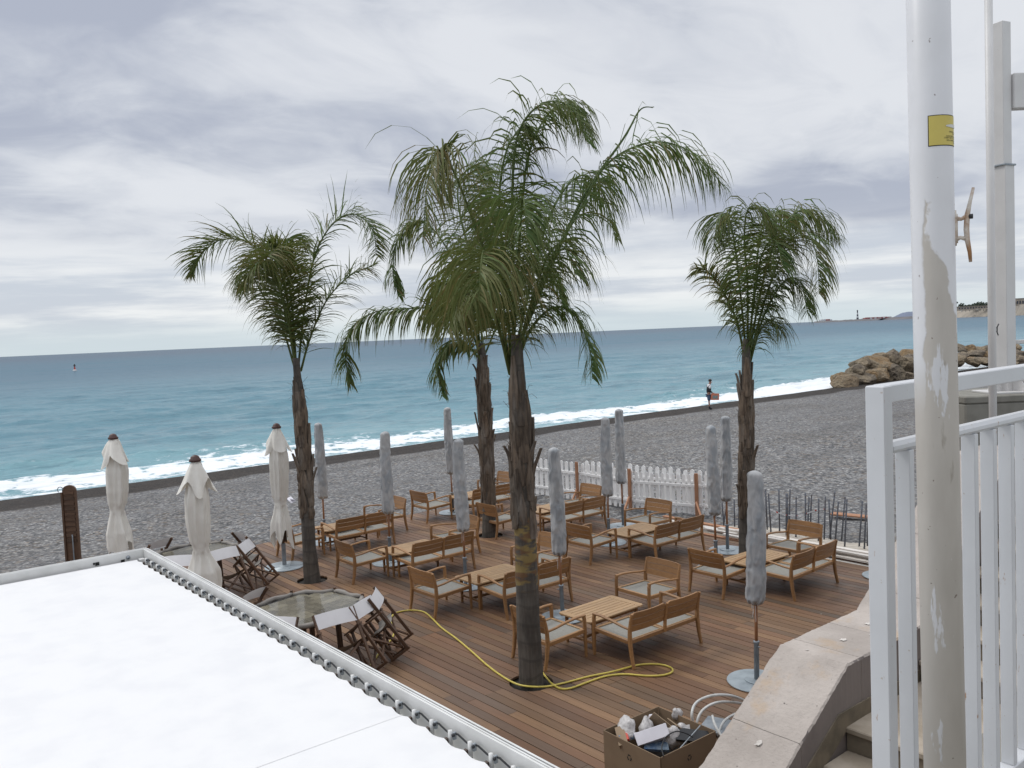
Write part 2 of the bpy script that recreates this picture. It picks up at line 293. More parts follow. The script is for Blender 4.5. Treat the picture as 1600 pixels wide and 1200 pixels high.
M = {}
M['plank'] = plank_mat(); M['pebble'] = pebble_mat(); M['sea'] = sea_mat(); M['leaf'] = leaf_mat(); M['bark'] = trunk_mat(); M['boot'] = boot_mat()
M['cover'] = cover_mat(); M['stone'] = stone_mat(); M['rock'] = rock_mat(); M['pole'] = pole_mat()
M['teak'] = wood_mat('teak_wood', ((0.345, 0.182, 0.074), (0.255, 0.128, 0.050), (0.29, 0.155, 0.068)), .5, (14, 14, 50), .17)
M['teak_table'] = wood_mat('pale_teak_top', ((0.44, 0.285, 0.145), (0.33, 0.20, 0.10), (0.36, 0.24, 0.13)), .55, (60, 5, 60), .08)
M['darkwood'] = wood_mat('dark_stained_wood', ((0.115, 0.058, 0.030), (0.070, 0.036, 0.020), (0.09, 0.050, 0.028)), .55, (10, 10, 40), .25)
M['polewood'] = wood_mat('umbrella_pole_wood', ((0.30, 0.13, 0.05), (0.20, 0.085, 0.035), (0.24, 0.11, 0.05)), .45, (30, 30, 4), .12)
M['fenceraw'] = wood_mat('raw_pine_wood', ((0.44, 0.22, 0.12), (0.34, 0.16, 0.085), (0.38, 0.2, 0.12)), .7, (30, 30, 5), .15)
M['sling'] = simple('grey_beige_sling', (0.27, 0.262, 0.235), (0.235, 0.228, 0.20), .8, 30, .15, 300, .001)
M['galv'] = simple('galvanised_steel', (0.33, 0.36, 0.385), (0.22, 0.245, 0.27), .48, 7, .1, 60, .001, metal=.35)
M['galvdisc'] = simple('galvanised_plate', (0.38, 0.43, 0.455), (0.26, 0.30, 0.325), .42, 4.5, .1, 40, .001, metal=.3)
M['offwhite'] = canvas_mat('cream_umbrella_canvas', (0.84, 0.81, 0.745), (0.78, 0.745, 0.675), .35, .12)
M['canvas'] = canvas_mat('white_chair_canvas', (0.76, 0.745, 0.75), (0.68, 0.665, 0.67), .2, .1)
M['greycanvas'] = canvas_mat('grey_canvas', (0.27, 0.25, 0.225), (0.21, 0.19, 0.17), .3)
M['finial'] = simple('brown_plastic_cap', (0.085, 0.035, 0.028), (0.06, 0.026, 0.02), .5)
M['pergwhite'] = simple('white_powder_coat', (0.70, 0.70, 0.685), (0.62, 0.62, 0.60), .4, 5, .05, 40, .001)
M['fabric'] = canvas_mat('white_roof_fabric', (0.715, 0.712, 0.708), (0.675, 0.675, 0.68), .06)
M['black'] = simple('black_rubber', (0.02, 0.021, 0.024), None, .5)
M['brownrod'] = simple('rusty_rod', (0.12, 0.085, 0.065), (0.07, 0.05, 0.04), .6)
M['hose'] = simple('yellow_hose', (0.62, 0.50, 0.10), (0.52, 0.42, 0.08), .42, 12)
M['whitehose'] = simple('white_hose', (0.62, 0.62, 0.60), (0.52, 0.52, 0.50), .4, 12)
def fence_mat():
    t = NT('white_fence_paint'); v = t.coord('World'); c = t.mix(t.ramp(t.noise(v, 3, 4), .4, .7), (0.86, 0.85, 0.84), (0.80, 0.79, 0.775)); c = t.mix(t.math('MULTIPLY', t.ramp(t.noise(t.coord('World', (16, 16, 4)), 1, 5, .65), .64, .74), .3), c, (0.50, 0.45, 0.40)); t.base(c); t.rough(.7); t.bump(t.noise(v, 20, 4), .2, .004); return t.m
M['fence'] = fence_mat()
M['timber'] = wood_mat('whitewashed_timber', ((0.68, 0.66, 0.63), (0.52, 0.48, 0.43), (0.58, 0.52, 0.46)), .75, (3, 30, 30), .14)
M['sand'] = simple('sandy_spoil', (0.50, 0.45, 0.38), (0.38, 0.34, 0.29), .9, 3, .4, 30, .02, kind='World')
M['soil'] = simple('dark_soil', (0.018, 0.015, 0.012), (0.03, 0.025, 0.02), .9, 20, .5, 60, .01)
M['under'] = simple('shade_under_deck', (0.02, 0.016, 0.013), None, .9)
M['rebar'] = simple('steel_rebar', (0.12, 0.135, 0.165), (0.085, 0.075, 0.075), .6, 14, metal=.2)
M['rail'] = paint_rust_mat('white_railing_paint', (0.575, 0.585, 0.60), .665); M['mast'] = paint_rust_mat('cream_mast_paint', (0.60, 0.585, 0.57), .80)
M['concrete'] = simple('weathered_concrete', (0.30, 0.285, 0.25), (0.22, 0.205, 0.18), .85, 4, .4, 30, .006)
M['plinth'] = simple('plinth_concrete', (0.235, 0.225, 0.195), (0.185, 0.175, 0.15), .85, 4, .4, 30, .006, kind='World')
M['step'] = simple('worn_step_stone', (0.42, 0.36, 0.29), (0.30, 0.25, 0.19), .85, 3.5, .4, 26, .006, kind='World', det=7)
M['stepdark'] = simple('dark_step_stone', (0.20, 0.165, 0.12), (0.13, 0.11, 0.08), .85, 6, .4, 26, .006, kind='World', det=7)  # risers and skirting in a darker tone than the treads
M['shadeface_core'] = simple('shaded_face_and_core', (0.225, 0.195, 0.185), (0.18, 0.155, 0.148), .85, 2.4, .3, 40, .004, kind='World')  # painted shade on the stair-side cap faces, own darker tone of the core
M['card'] = simple('brown_cardboard', (0.215, 0.150, 0.092), (0.19, 0.13, 0.08), .8, 3, .1, 60, .001)
M['cardin'] = simple('inner_cardboard', (0.27, 0.195, 0.125), (0.22, 0.155, 0.098), .8, 3)
M['paper'] = simple('white_card', (0.72, 0.70, 0.74), (0.66, 0.64, 0.68), .6)
M['film'] = simple('crumpled_white_plastic', (0.58, 0.56, 0.55), (0.42, 0.40, 0.39), .35, 20, .6, 30, .02)
M['redcard'] = simple('red_print', (0.50, 0.06, 0.035), None, .55); M['bluep'] = simple('blue_print', (0.07, 0.13, 0.24), (0.22, 0.28, 0.33), .4, 30)
M['ink'] = simple('black_ink', (0.012, 0.012, 0.012), None, .7)
M['yellow'] = simple('yellow_sticker', (0.56, 0.46, 0.11), (0.50, 0.40, 0.09), .45, 8); M['glue'] = simple('grey_sticker_tear', (0.60, 0.60, 0.58), None, .6)
M['rust'] = simple('rusty_white_cleat', (0.62, 0.58, 0.52), (0.30, 0.15, 0.06), .6, 22, .3, 60, .002)
M['skin'] = simple('skin', (0.30, 0.16, 0.11), (0.27, 0.14, 0.10), .55); M['hair'] = simple('dark_brown_hair', (0.035, 0.022, 0.016), None, .7)
M['jacket'] = simple('black_jacket', (0.016, 0.017, 0.022), None, .8); M['wcloth'] = simple('white_cloth', (0.74, 0.74, 0.76), None, .8); M['denim'] = simple('blue_denim', (0.075, 0.12, 0.20), (0.05, 0.09, 0.15), .85)
M['orange'] = simple('orange_bag', (0.60, 0.20, 0.12), (0.52, 0.17, 0.10), .5); M['teal'] = simple('grey_green_print', (0.13, 0.21, 0.21), (0.30, 0.32, 0.32), .5, 25)
M['buoyred'] = simple('red_buoy_paint', (0.5, 0.06, 0.04), None, .5); M['glassy'] = None
t = NT('clear_glass'); t.base((1, 1, 1)); t.rough(.04); t.p.inputs['Transmission Weight'].default_value = 1.0; t.p.inputs['IOR'].default_value = 1.45
_tr = t.n('ShaderNodeBsdfTransparent'); _gl = t.n('ShaderNodeBsdfGlossy'); _gl.inputs['Roughness'].default_value = .06; _fr = t.n('ShaderNodeLayerWeight'); _fr.inputs[0].default_value = .28
_ms = t.n('ShaderNodeMixShader'); _ms.inputs[0].default_value = .09; t.L.new(_tr.outputs[0], _ms.inputs[1]); t.L.new(_gl.outputs[0], _ms.inputs[2]); t.L.new(_ms.outputs[0], t.out.inputs[0]); M['glass'] = t.m
M['oldboards'] = wood_mat('grey_green_boards', ((0.17, 0.15, 0.10), (0.10, 0.088, 0.06), (0.25, 0.225, 0.16)), .7, (5, 40, 40), .35)
M['treefar'] = simple('far_foliage', (0.030, 0.045, 0.028), (0.05, 0.065, 0.04), .9, .2, kind='World'); M['landfar'] = simple('far_shore_rock', (0.34, 0.30, 0.245), (0.24, 0.215, 0.18), .9, .05, kind='World', det=8)
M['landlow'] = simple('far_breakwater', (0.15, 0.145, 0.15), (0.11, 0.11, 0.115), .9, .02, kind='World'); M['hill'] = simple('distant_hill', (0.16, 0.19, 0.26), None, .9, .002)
M['housefar'] = simple('far_building_wall', (0.52, 0.44, 0.35), (0.46, 0.39, 0.31), .8, .1, kind='World'); M['redfar'] = simple('far_red_panels', (0.36, 0.14, 0.13), None, .7); M['wfar'] = simple('far_white_panels', (0.62, 0.62, 0.63), None, .7); M['darkfar'] = simple('far_window', (0.05, 0.055, 0.07), None, .3)

# ------------------------------------------------------------------ mesh builder
def ns(path_pts): return [Vector(p) for p in path_pts]
class MB:
    def __init__(s): s.v = []; s.f = []; s.mi = []; s.sm = []; s.cur = 0; s.smooth = False
    def add(s, vs, fs):
        o = len(s.v); s.v += [tuple(x) for x in vs]
        for f in fs: s.f.append(tuple(o+i for i in f)); s.mi.append(s.cur); s.sm.append(s.smooth)
    def box(s, c, size, rot=None, ch=0.0):
        x, y, z = [q/2 for q in size]; c = Vector(c); m = rot if rot is not None else Matrix.Identity(3)
        if isinstance(m, Euler): m = m.to_matrix()
        if ch <= 0:
            vs = [c+m@Vector((a*x, b*y, d*z)) for d in (-1, 1) for b in (-1, 1) for a in (-1, 1)]
            s.add(vs, [(0, 2, 3, 1), (4, 5, 7, 6), (0, 1, 5, 4), (2, 6, 7, 3), (0, 4, 6, 2), (1, 3, 7, 5)])
        else:
            ch = min(ch, x*.9, y*.9, z*.9)
            def ring(zz, e): return [(x-e, -y+ch if 0 else -(y-e), zz) for _ in ()]
            def oct_(X, Y, zz, k): return [(X, -Y+k, zz), (X, Y-k, zz), (X-k, Y, zz), (-X+k, Y, zz), (-X, Y-k, zz), (-X, -Y+k, zz), (-X+k, -Y, zz), (X-k, -Y, zz)]
            rings = [oct_(x-ch, y-ch, -z, ch*.5), oct_(x, y, -z+ch, ch), oct_(x, y, z-ch, ch), oct_(x-ch, y-ch, z, ch*.5)]
            vs = [c+m@Vector(p) for r_ in rings for p in r_]; fs = [tuple(range(7, -1, -1)), tuple(range(24, 32))]
            for k in range(3):
                for i in range(8): j = (i+1) % 8; fs.append((k*8+i, k*8+j, k*8+8+j, k*8+8+i))
            s.add(vs, fs)
    def sweep(s, pts, w, h, side=(1, 0, 0), ch=.25, cap=True):
        """chamfered rectangular bar along pts; w across 'side', h across the other; w,h may be lists"""
        pts = ns(pts); n = len(pts); side = Vector(side).normalized(); vs = []; fs = []
        for i, p in enumerate(pts):
            t = (pts[min(i+1, n-1)]-pts[max(i-1, 0)]).normalized(); sd = (side-t*side.dot(t)).normalized(); o = t.cross(sd)
            ww = (w[i] if isinstance(w, (list, tuple)) else w)/2; hh = (h[i] if isinstance(h, (list, tuple)) else h)/2; k = min(ww, hh)*ch*2*.5
            for a, b in ((ww, -hh+k), (ww, hh-k), (ww-k, hh), (-ww+k, hh), (-ww, hh-k), (-ww, -hh+k), (-ww+k, -hh), (ww-k, -hh)): vs.append(p+sd*a+o*b)
        for i in range(n-1):
            for j in range(8): q = (j+1) % 8; fs.append((i*8+j, i*8+q, i*8+8+q, i*8+8+j))
        if cap: fs.append(tuple(range(7, -1, -1))); fs.append(tuple((n-1)*8+j for j in range(8)))
        s.add(vs, fs)
    def bar(s, a, b, w, h=None, side=(0, 0, 1), ch=.25):
        s.sweep([a, b], w, h or w, side, ch)
    def tube(s, pts, r, seg=8, cap=True):
        pts = ns(pts); n = len(pts); vs = []; fs = []; ref = None
        for i, p in enumerate(pts):
            t = (pts[min(i+1, n-1)]-pts[max(i-1, 0)]).normalized()
            if ref is None: ref = t.orthogonal().normalized()
            ref = (ref-t*ref.dot(t)).normalized(); o = t.cross(ref); rr = r[i] if isinstance(r, (list, tuple)) else r
            for j in range(seg): a = 2*math.pi*j/seg; vs.append(p+ref*math.cos(a)*rr+o*math.sin(a)*rr)
        for i in range(n-1):
            for j in range(seg): q = (j+1) % seg; fs.append((i*seg+j, i*seg+q, i*seg+seg+q, i*seg+seg+j))
        if cap: fs.append(tuple(range(seg-1, -1, -1))); fs.append(tuple((n-1)*seg+j for j in range(seg)))
        s.add(vs, fs)
    def lathe(s, prof, seg=24, c=(0, 0, 0), fn=None, cap=(True, True)):
        vs = []; fs = []; n = len(prof); c = Vector(c)
        for i, (r, z) in enumerate(prof):
            for j in range(seg):
                a = 2*math.pi*j/seg; rr, zz, dx, dy = r, z, 0, 0
                if fn: rr, zz, dx, dy = fn(i, r, z, a)
                vs.append(c+Vector((rr*math.cos(a)+dx, rr*math.sin(a)+dy, zz)))
        for i in range(n-1):
            for j in range(seg): q = (j+1) % seg; fs.append((i*seg+j, i*seg+q, i*seg+seg+q, i*seg+seg+j))
        if cap[0]: fs.append(tuple(range(seg-1, -1, -1)))
        if cap[1]: fs.append(tuple((n-1)*seg+j for j in range(seg)))
        s.add(vs, fs)
    def prism(s, poly, axis, a, b):
        """poly: 2D points; extruded along axis 0/1/2 from a to b"""
        n = len(poly); vs = []
        for d in (a, b):
            for p in poly:
                q = list(p); q.insert(axis, d); vs.append(q)
        fs = [tuple(range(n-1, -1, -1)), tuple(range(n, 2*n))]+[(i, (i+1) % n, n+(i+1) % n, n+i) for i in range(n)]
        s.add(vs, fs)
    def build(s, name, mat, parent=None, attrs=None, recalc=True):
        me = bpy.data.meshes.new(name); me.from_pydata(s.v, [], s.f)
        mats = mat if isinstance(mat, (list, tuple)) else [mat]
        for m in mats: me.materials.append(m)
        if len(mats) > 1: me.polygons.foreach_set('material_index', s.mi)
        me.polygons.foreach_set('use_smooth', s.sm)
        if attrs:
            for k, vals in attrs.items():
                a = me.attributes.new(k, 'FLOAT', 'POINT'); a.data.foreach_set('value', vals)
        me.update()
        if recalc:
            import bmesh
            bm = bmesh.new(); bm.from_mesh(me); bmesh.ops.recalc_face_normals(bm, faces=bm.faces); bm.to_mesh(me); bm.free()
        o = bpy.data.objects.new(name, me); COL.objects.link(o)
        if parent is not None: o.parent = parent
        return o
def thing(name, label, cat, loc=(0, 0, 0), rz=0, group=None):
    o = bpy.data.objects.new(name, None); COL.objects.link(o); o.location = loc; o.rotation_euler = (0, 0, rz); o.empty_display_size = .1
    return tag(o, label, cat, group)
def tag(o, label, cat, group=None):
    o['label'] = label; o['category'] = cat
    if group: o['group'] = group
    return o
def kind(o, k): o['kind'] = k; return o
KIDS = {}
def kids(o):
    return [c for c in bpy.data.objects if c.parent == o]
def copy_tree(root, tree=None):
    if tree is None:
        def grab(o): return (o, [grab(c) for c in kids(o)])
        tree = KIDS.setdefault(root.name, grab(root))
    def dup(node, par):
        o, ch = node; c = o.copy(); COL.objects.link(c)
        if par is not None: c.parent = par
        for k in ch: dup(k, c)
        return c
    return dup(tree, None)
def catmull(P, n):
    P = [Vector(p) for p in P]; P = [P[0]*2-P[1]]+P+[P[-1]*2-P[-2]]; out = []; segs = len(P)-3
    for i in range(n+1):
        x = min(i/n*segs, segs-1e-6); k = int(x); t = x-k; a, b, c, d = P[k:k+4]
        out.append(.5*((2*b)+(c-a)*t+(2*a-5*b+4*c-d)*t*t+(3*b-a-3*c+d)*t**3))
    return out
def text_mesh(body, size, name, mat, parent, mw, extrude=.0004, align='CENTER'):
    cu = bpy.data.curves.new(name, 'FONT'); cu.body = body; cu.size = size; cu.align_x = align; cu.align_y = 'CENTER'; cu.extrude = extrude
    tmp = bpy.data.objects.new('t', cu); me = bpy.data.meshes.new_from_object(tmp); bpy.data.objects.remove(tmp)
    me.transform(mw); me.materials.clear(); me.materials.append(mat); o = bpy.data.objects.new(name, me); COL.objects.link(o); o.parent = parent; return o

# ------------------------------------------------------------------ the setting: beach, sea, far shore
WL = -35.8
def beach_z(u, w):
    if u > -19: z = -.15
    elif u > -30: z = -.15-.47*(-19-u)/11
    elif u > -32.6: z = -.62-.17*(-30-u)/2.6
    elif u > -36: z = -.79-.056*(-32.6-u)
    else: z = -.98-.2*(-36-u)
    return z
def grid_mesh(us, ws, fz, name, mat, attrs=None):
    us = np.array(us, float); ws = np.array(ws, float); U, Wd = np.meshgrid(us, ws, indexing='ij'); Z = fz(U, Wd); a, b = U.shape
    V = np.stack([U, Wd, Z], -1).reshape(-1, 3); idx = np.arange(a*b).reshape(a, b)
    F = np.stack([idx[:-1, :-1], idx[1:, :-1], idx[1:, 1:], idx[:-1, 1:]], -1).reshape(-1, 4)
    me = bpy.data.meshes.new(name); me.from_pydata(V.tolist(), [], F.tolist()); me.materials.append(mat)
    me.polygons.foreach_set('use_smooth', [True]*len(F))
    if attrs:
        for k, fn in attrs.items(): at2 = me.attributes.new(k, 'FLOAT', 'POINT'); at2.data.foreach_set('value', fn(U, Wd).reshape(-1))
    o = bpy.data.objects.new(name, me); COL.objects.link(o); return o
rng = np.random.default_rng(3)
def lumps(U, Wd, sc, n=14, seed=1):
    r = np.random.default_rng(seed); z = np.zeros_like(U)
    for _ in range(n):
        a = r.uniform(0, 2*math.pi); k = r.uniform(.5, 2.2)/sc; z += np.sin((U*math.cos(a)+Wd*math.sin(a))*k*2*math.pi+r.uniform(0, 6.28))/n**.5
    return z
bz = np.vectorize(beach_z)
def beach_fz(U, Wd):
    z = bz(U, Wd)+(lumps(U, Wd, 5.)*.030+lumps(U, Wd, 1.3, seed=5)*.012)*np.clip((U+35)/4, .15, 1)
    z = z+.02*np.exp(-((U+30.5+lumps(U*0, Wd, 18, seed=8)*.5)/1.6)**2)
    near = (U > -20.5) & (Wd < 17.5) & (Wd > 0)
    return np.where(near, np.minimum(z, -.13), z)
ws_b = list(np.arange(-14, 22, .5))+list(np.arange(22, 110, 1.1))
kind(grid_mesh(np.concatenate([np.arange(-40, -28, .3), np.arange(-28, 3, .6)]), ws_b, beach_fz, 'beach', M['pebble']), 'structure')
SEAZ = -.97
def foam_amt(U, Wd):
    d = WL-U
    c1 = 6.5+2.2*np.sin(Wd*.11+1)+1.2*np.sin(Wd*.31); c2 = 2.6+.8*np.sin(Wd*.17+2)
    a = np.exp(-((d-c1)/1.5)**2)*(.45+.5*np.sin(Wd*.13+.4)+.2*np.sin(Wd*.41))+.9*np.exp(-((d-c2)/1.5)**2)
    rock = np.exp(-(((Wd-60)/7)**2+((U+37.5)/2.6)**2))
    return np.clip(a+1.3*rock, 0, 1.3)
def sea_fz(U, Wd):
    d = WL-U; fade = .8*np.clip(d/6, .06, 1)*np.clip((131-d)/80, 0, 1)*np.clip((228-Wd)/80, 0, 1)
    z = np.zeros_like(U); r = np.random.default_rng(11)
    for lam, amp in ((15, .16), (9.5, .11), (6.2, .075), (4.1, .05), (2.7, .032), (1.9, .02)):
        for k in range(3):
            a = r.normal(0, .33 if lam > 5 else .7); kk = 2*math.pi/(lam*r.uniform(.85, 1.2)); ph = kk*(U*math.cos(a)+Wd*math.sin(a))+r.uniform(0, 6.28)
            z += amp*.6*(np.abs(np.sin(ph/2))*-2+1.27)
    z *= fade; z += .26*foam_amt(U, Wd)*np.clip((d-1)/3.5, 0, 1)*(1+.4*lumps(U, Wd, 1.6, seed=4)); z += lumps(U, Wd, .9, seed=9)*.02*fade
    return SEAZ+z
ws_s = list(np.arange(-16, 70, .42))+list(np.arange(70, 230, 1.6))+[230.03]
us_s = [-170.03]+list(np.arange(-170, -110, .9))+list(np.arange(-110, -60, .5))+list(np.arange(-60, -33.2, .28))
kind(grid_mesh(us_s, ws_s, sea_fz, 'sea', M['sea'], {'foam': foam_amt}), 'structure')
fu = -170-np.geomspace(.01, 22000, 46); 
def flat(U, Wd): return np.full_like(U, SEAZ+.0)
o = grid_mesh(sorted(list(fu)), list(-16-np.geomspace(.01, 9000, 30))[::-1]+list(np.arange(-10, 230, 10))+list(230+np.geomspace(.01, 26000, 46)), flat, 'sea', M['sea'], {'foam': lambda U, W_: U*0}); kind(o, 'structure')
o = grid_mesh(list(np.arange(-170, 400, 12)), list(230.01+np.geomspace(.01, 26000, 46)), flat, 'sea', M['sea'], {'foam': lambda U, W_: U*0}); kind(o, 'structure')
o = grid_mesh(list(np.arange(-33, 400, 12)), list(np.arange(108, 231, 6)), flat, 'sea', M['sea'], {'foam': lambda U, W_: U*0}); kind(o, 'structure')

# rock groyne: each boulder a part
def boulder(parent, c, size, seed):
    import bmesh
    bm = bmesh.new(); bmesh.ops.create_icosphere(bm, subdivisions=3, radius=1); r = random.Random(seed); off = Vector((r.uniform(0, 99), r.uniform(0, 99), r.uniform(0, 99)))
    planes = [(Vector((r.gauss(0, 1), r.gauss(0, 1), r.gauss(0, .8))).normalized(), r.uniform(.42, .85)) for _ in range(9)]
    for v in bm.verts:
        d = v.co.normalized(); k = 1.0
        for nrm, h in planes:
            q = d.dot(nrm)
            if q > 0: k = min(k, h/max(q, .01))
        k = min(k, .95)*(1+.12*mnoise.noise(d*1.7+off)+.10*mnoise.noise(d*4+off)+.06*mnoise.noise(d*9+off)); v.co = d*k
    me = bpy.data.meshes.new('boulder'); bm.to_mesh(me); bm.free(); me.materials.append(M['rock'])
    me.transform(Matrix.LocRotScale(None, Euler((r.uniform(-.4, .4), r.uniform(-.4, .4), r.uniform(0, 3))), Vector(size)))
    me.polygons.foreach_set('use_smooth', [False]*len(me.polygons))
    o = bpy.data.objects.new('boulder', me); COL.objects.link(o); o.parent = parent; o.location = c; return o
gr = thing('rock_groyne', 'low groyne of ochre brown boulders running from the beach into the surf', 'rock groyne')
bl = [(1322, 598, 22, 15), (1312, 590, 16, 12), (1338, 582, 17, 13), (1352, 592, 24, 15), (1345, 568, 20, 13), (1374, 571, 26, 15), (1365, 586, 24, 14), (1395, 584, 26, 16), (1412, 568, 26, 16), (1420, 592, 22, 10), (1395, 558, 18, 10), (1376, 560, 16, 9), (1430, 578, 22, 14), (1418, 554, 18, 8), (1440, 562, 26, 12), (1446, 580, 18, 12)]
for i, (px, py, rx, rz) in enumerate(bl):
    dep = 66.5+(px-1312)*.055+(600-py)*.10; p = at_depth(px, py, dep); k = dep/F_PX
    boulder(gr, p, (rx*k*1.2, rx*k*1.15, rz*k*1.12), 100+i)
for i in range(34):
    px = 1462+i*6.2+random.uniform(-5, 5); row = i % 3; py = 566-row*9+random.uniform(-3, 3); dep = 79+row*4; p = at_depth(px, py, dep); k = dep/F_PX; rx = random.uniform(12, 24)
    boulder(gr, p, (rx*k, rx*k, random.uniform(6, 9)*k*1.2), 300+i)

# far shore
def ridge(name, pts, mat, depth, wob, parent, seed=0, zb=SEAZ-2):
    """a strip of land: list of (px, depth, height) tops; real thickness behind"""
    mb = MB(); r = random.Random(seed); P = []
    for k in range(len(pts)-1):
        for q in range(12):
            t_ = q/12; a, b = pts[k], pts[k+1]; P.append([a[i]*(1-t_)+b[i]*t_ for i in range(3)])
    P.append(list(pts[-1])); fr = []; bk = []; tp = []
    for px, dep, h in P:
        g = at_depth(px, 500, dep); h2 = h*(1+r.uniform(-wob, wob)); dirv = np.array([g[0], g[1], 0]); dirv /= np.linalg.norm(dirv)
        fr.append((g[0], g[1], zb)); tp.append((g[0]+dirv[0]*depth*.2, g[1]+dirv[1]*depth*.2, SEAZ+h2)); bk.append((g[0]+dirv[0]*depth, g[1]+dirv[1]*depth, zb))
    n = len(P); fs = []
    for i in range(n-1): fs += [(i, i+1, n+i+1, n+i), (n+i, n+i+1, 2*n+i+1, 2*n+i)]
    mb.add(fr+tp+bk, fs); return mb.build(name, mat, parent)
kind(ridge('breakwater', [(1272, 3900, 6.5), (1330, 3600, 8), (1372, 3500, 10), (1440, 3200, 11), (1486, 2900, 9)], M['landlow'], 300, .12, None, 1), 'structure')
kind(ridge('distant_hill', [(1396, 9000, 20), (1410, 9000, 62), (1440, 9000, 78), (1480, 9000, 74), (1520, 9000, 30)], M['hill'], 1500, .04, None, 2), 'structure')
kind(ridge('far_headland', [(1470, 2150, 8), (1490, 2120, 17), (1540, 2000, 19), (1600, 1750, 20), (1680, 1600, 22)], M['landfar'], 200, .16, None, 3), 'structure')
def farbox(mb, px, dep, z0, w, h, d=12):
    g = at_depth(px, 500, dep); rz = Euler((0, 0, HEAD*-1)); mb.box((g[0], g[1], SEAZ+z0+h/2), (w, d, h), Matrix.Rotation(-HEAD, 3, 'Z'))
lt = thing('lighthouse', 'slim banded signal tower standing on the far breakwater', 'lighthouse'); g = at_depth(1340, 500, 3560)
for i in range(5):
    b = MB(); b.lathe([(4.6-i*.55, 8+i*6.6), (4.1-i*.5, 8+i*6.6+6.6)], 10, (g[0], g[1], SEAZ)); b.build('tower_band', M['darkfar'] if i % 2 == 0 else M['wfar'], lt)
b = MB(); b.lathe([(2.9, 41), (2.9, 44), (.4, 47)], 10, (g[0], g[1], SEAZ)); b.build('lantern', M['darkfar'], lt)
for k, (x0, cols) in enumerate(((1283, 'wwrrw'), (1352, 'rrwrwrrr'), (1366, 'wwwrrw'))):
    t_ = thing('harbour_shed', ('pale and red shed row at the seaward tip of the breakwater', 'mostly red shed row right of the far signal tower', 'pale shed row left of the distant hill')[k], 'shed')
    for j, c_ in enumerate(cols):
        b = MB(); farbox(b, x0+j*3.4+(k == 2)*6, 3500, 7.0, 8.3, 5+1.5*(j % 2), 30); b.build('panel', M['redfar'] if c_ == 'r' else M['wfar'], t_)
for k, (px, w, h, z0) in enumerate(((1507, 46, 9, 16), (1523, 60, 8, 17), (1578, 26, 12, 17), (1592, 40, 20, 18))):
    t_ = thing('shore_building', ('long low building at the left end of the headland', 'low sand coloured building under the headland trees', 'narrow ochre building right of the thin pole', 'tallest ochre block at the right edge of the headland')[k], 'building', group='buildings on the headland')
    b = MB(); farbox(b, px, 1990, z0, w, h); b.build('wall', M['housefar'], t_)
    b = MB(); farbox(b, px, 1989, z0+h, w+2, 1.0, 14); b.build('roof', M['landfar'], t_)
    for j in range(int(w/7)):
        b = MB(); farbox(b, px-w/2*.42+(j+.5)*7*.62, 1976, z0+h*.4, 3, h*.35, 2); b.build('window', M['darkfar'], t_)
def leaf_cloud(mb, c, r, n, size, rr):
    for _ in range(n):
        d = Vector((rr.gauss(0, 1), rr.gauss(0, 1), rr.gauss(0, 1))).normalized()*(rr.random()**.45); p = Vector(c)+Vector((d.x*r[0], d.y*r[1], d.z*r[2]))
        a = Vector((rr.gauss(0, 1), rr.gauss(0, 1), rr.gauss(0, 1))).normalized()*size; b_ = a.orthogonal().normalized()*size*.8; mb.add([p-a, p+b_, p+a, p-b_], [(0, 1, 2, 3)])
kinds = ['round dark tree', 'low spreading tree', 'tall dark tree']
rr = random.Random(5); xs = [1503, 1509, 1515, 1521, 1527, 1532, 1537, 1543, 1549, 1555, 1561, 1588, 1594, 1600]
for k, px in enumerate(xs):
    dep = 2010+rr.uniform(0, 60); g = at_depth(px, 500, dep); h = rr.uniform(11, 20); z0 = SEAZ+17
    t_ = thing('headland_tree', kinds[k % 3]+(' among the far headland trees left of the thin pole' if px < 1545 else ' in the far headland trees beside the thin pole' if px < 1570 else ' at the right edge of the far headland'), 'tree', (g[0], g[1], z0), 0, 'trees on the headland')
    b = MB(); b.tube([(0, 0, -3), (0, 0, h*.5)], .7, 6); b.build('trunk', M['landlow'], t_)
    b = MB(); leaf_cloud(b, (0, 0, h*.62), (h*.5, h*.5, h*.36), 170, 1.5, rr); b.build('crown', M['treefar'], t_, recalc=False)
for k, px in enumerate((1492, 1495)):
    g = at_depth(px, 500, 2050); z0 = SEAZ+15
    t_ = thing('headland_palm', ('left' if k == 0 else 'right')+' one of two thin tall palms on the far headland', 'palm tree', (g[0], g[1], z0), 0, 'pair of far palms')
    b = MB(); b.tube([(0, 0, 0), (0, 0, 20)], .5, 6); b.build('trunk', M['landlow'], t_); b = MB(); leaf_cloud(b, (0, 0, 21), (3.6, 3.6, 1.8), 60, 1.2, rr); b.build('crown', M['treefar'], t_, recalc=False)
g = at(117, 580, SEAZ); bo = thing('marker_buoy', 'tiny red and white buoy with dark top floating far out at sea', 'buoy', tuple(g))
b = MB(); b.lathe([(.1, -.5), (.55, -.2), (.6, .25), (.3, .5)], 12); b.build('float', M['wfar'], bo); b = MB(); b.lathe([(.30, .5), (.2, 1.0), (.14, 1.4)], 10); b.build('mast', M['buoyred'], bo); b = MB(); b.lathe([(.1, 1.4), (.38, 1.55), (.1, 2.1)], 8); b.build('topmark', M['black'], bo)

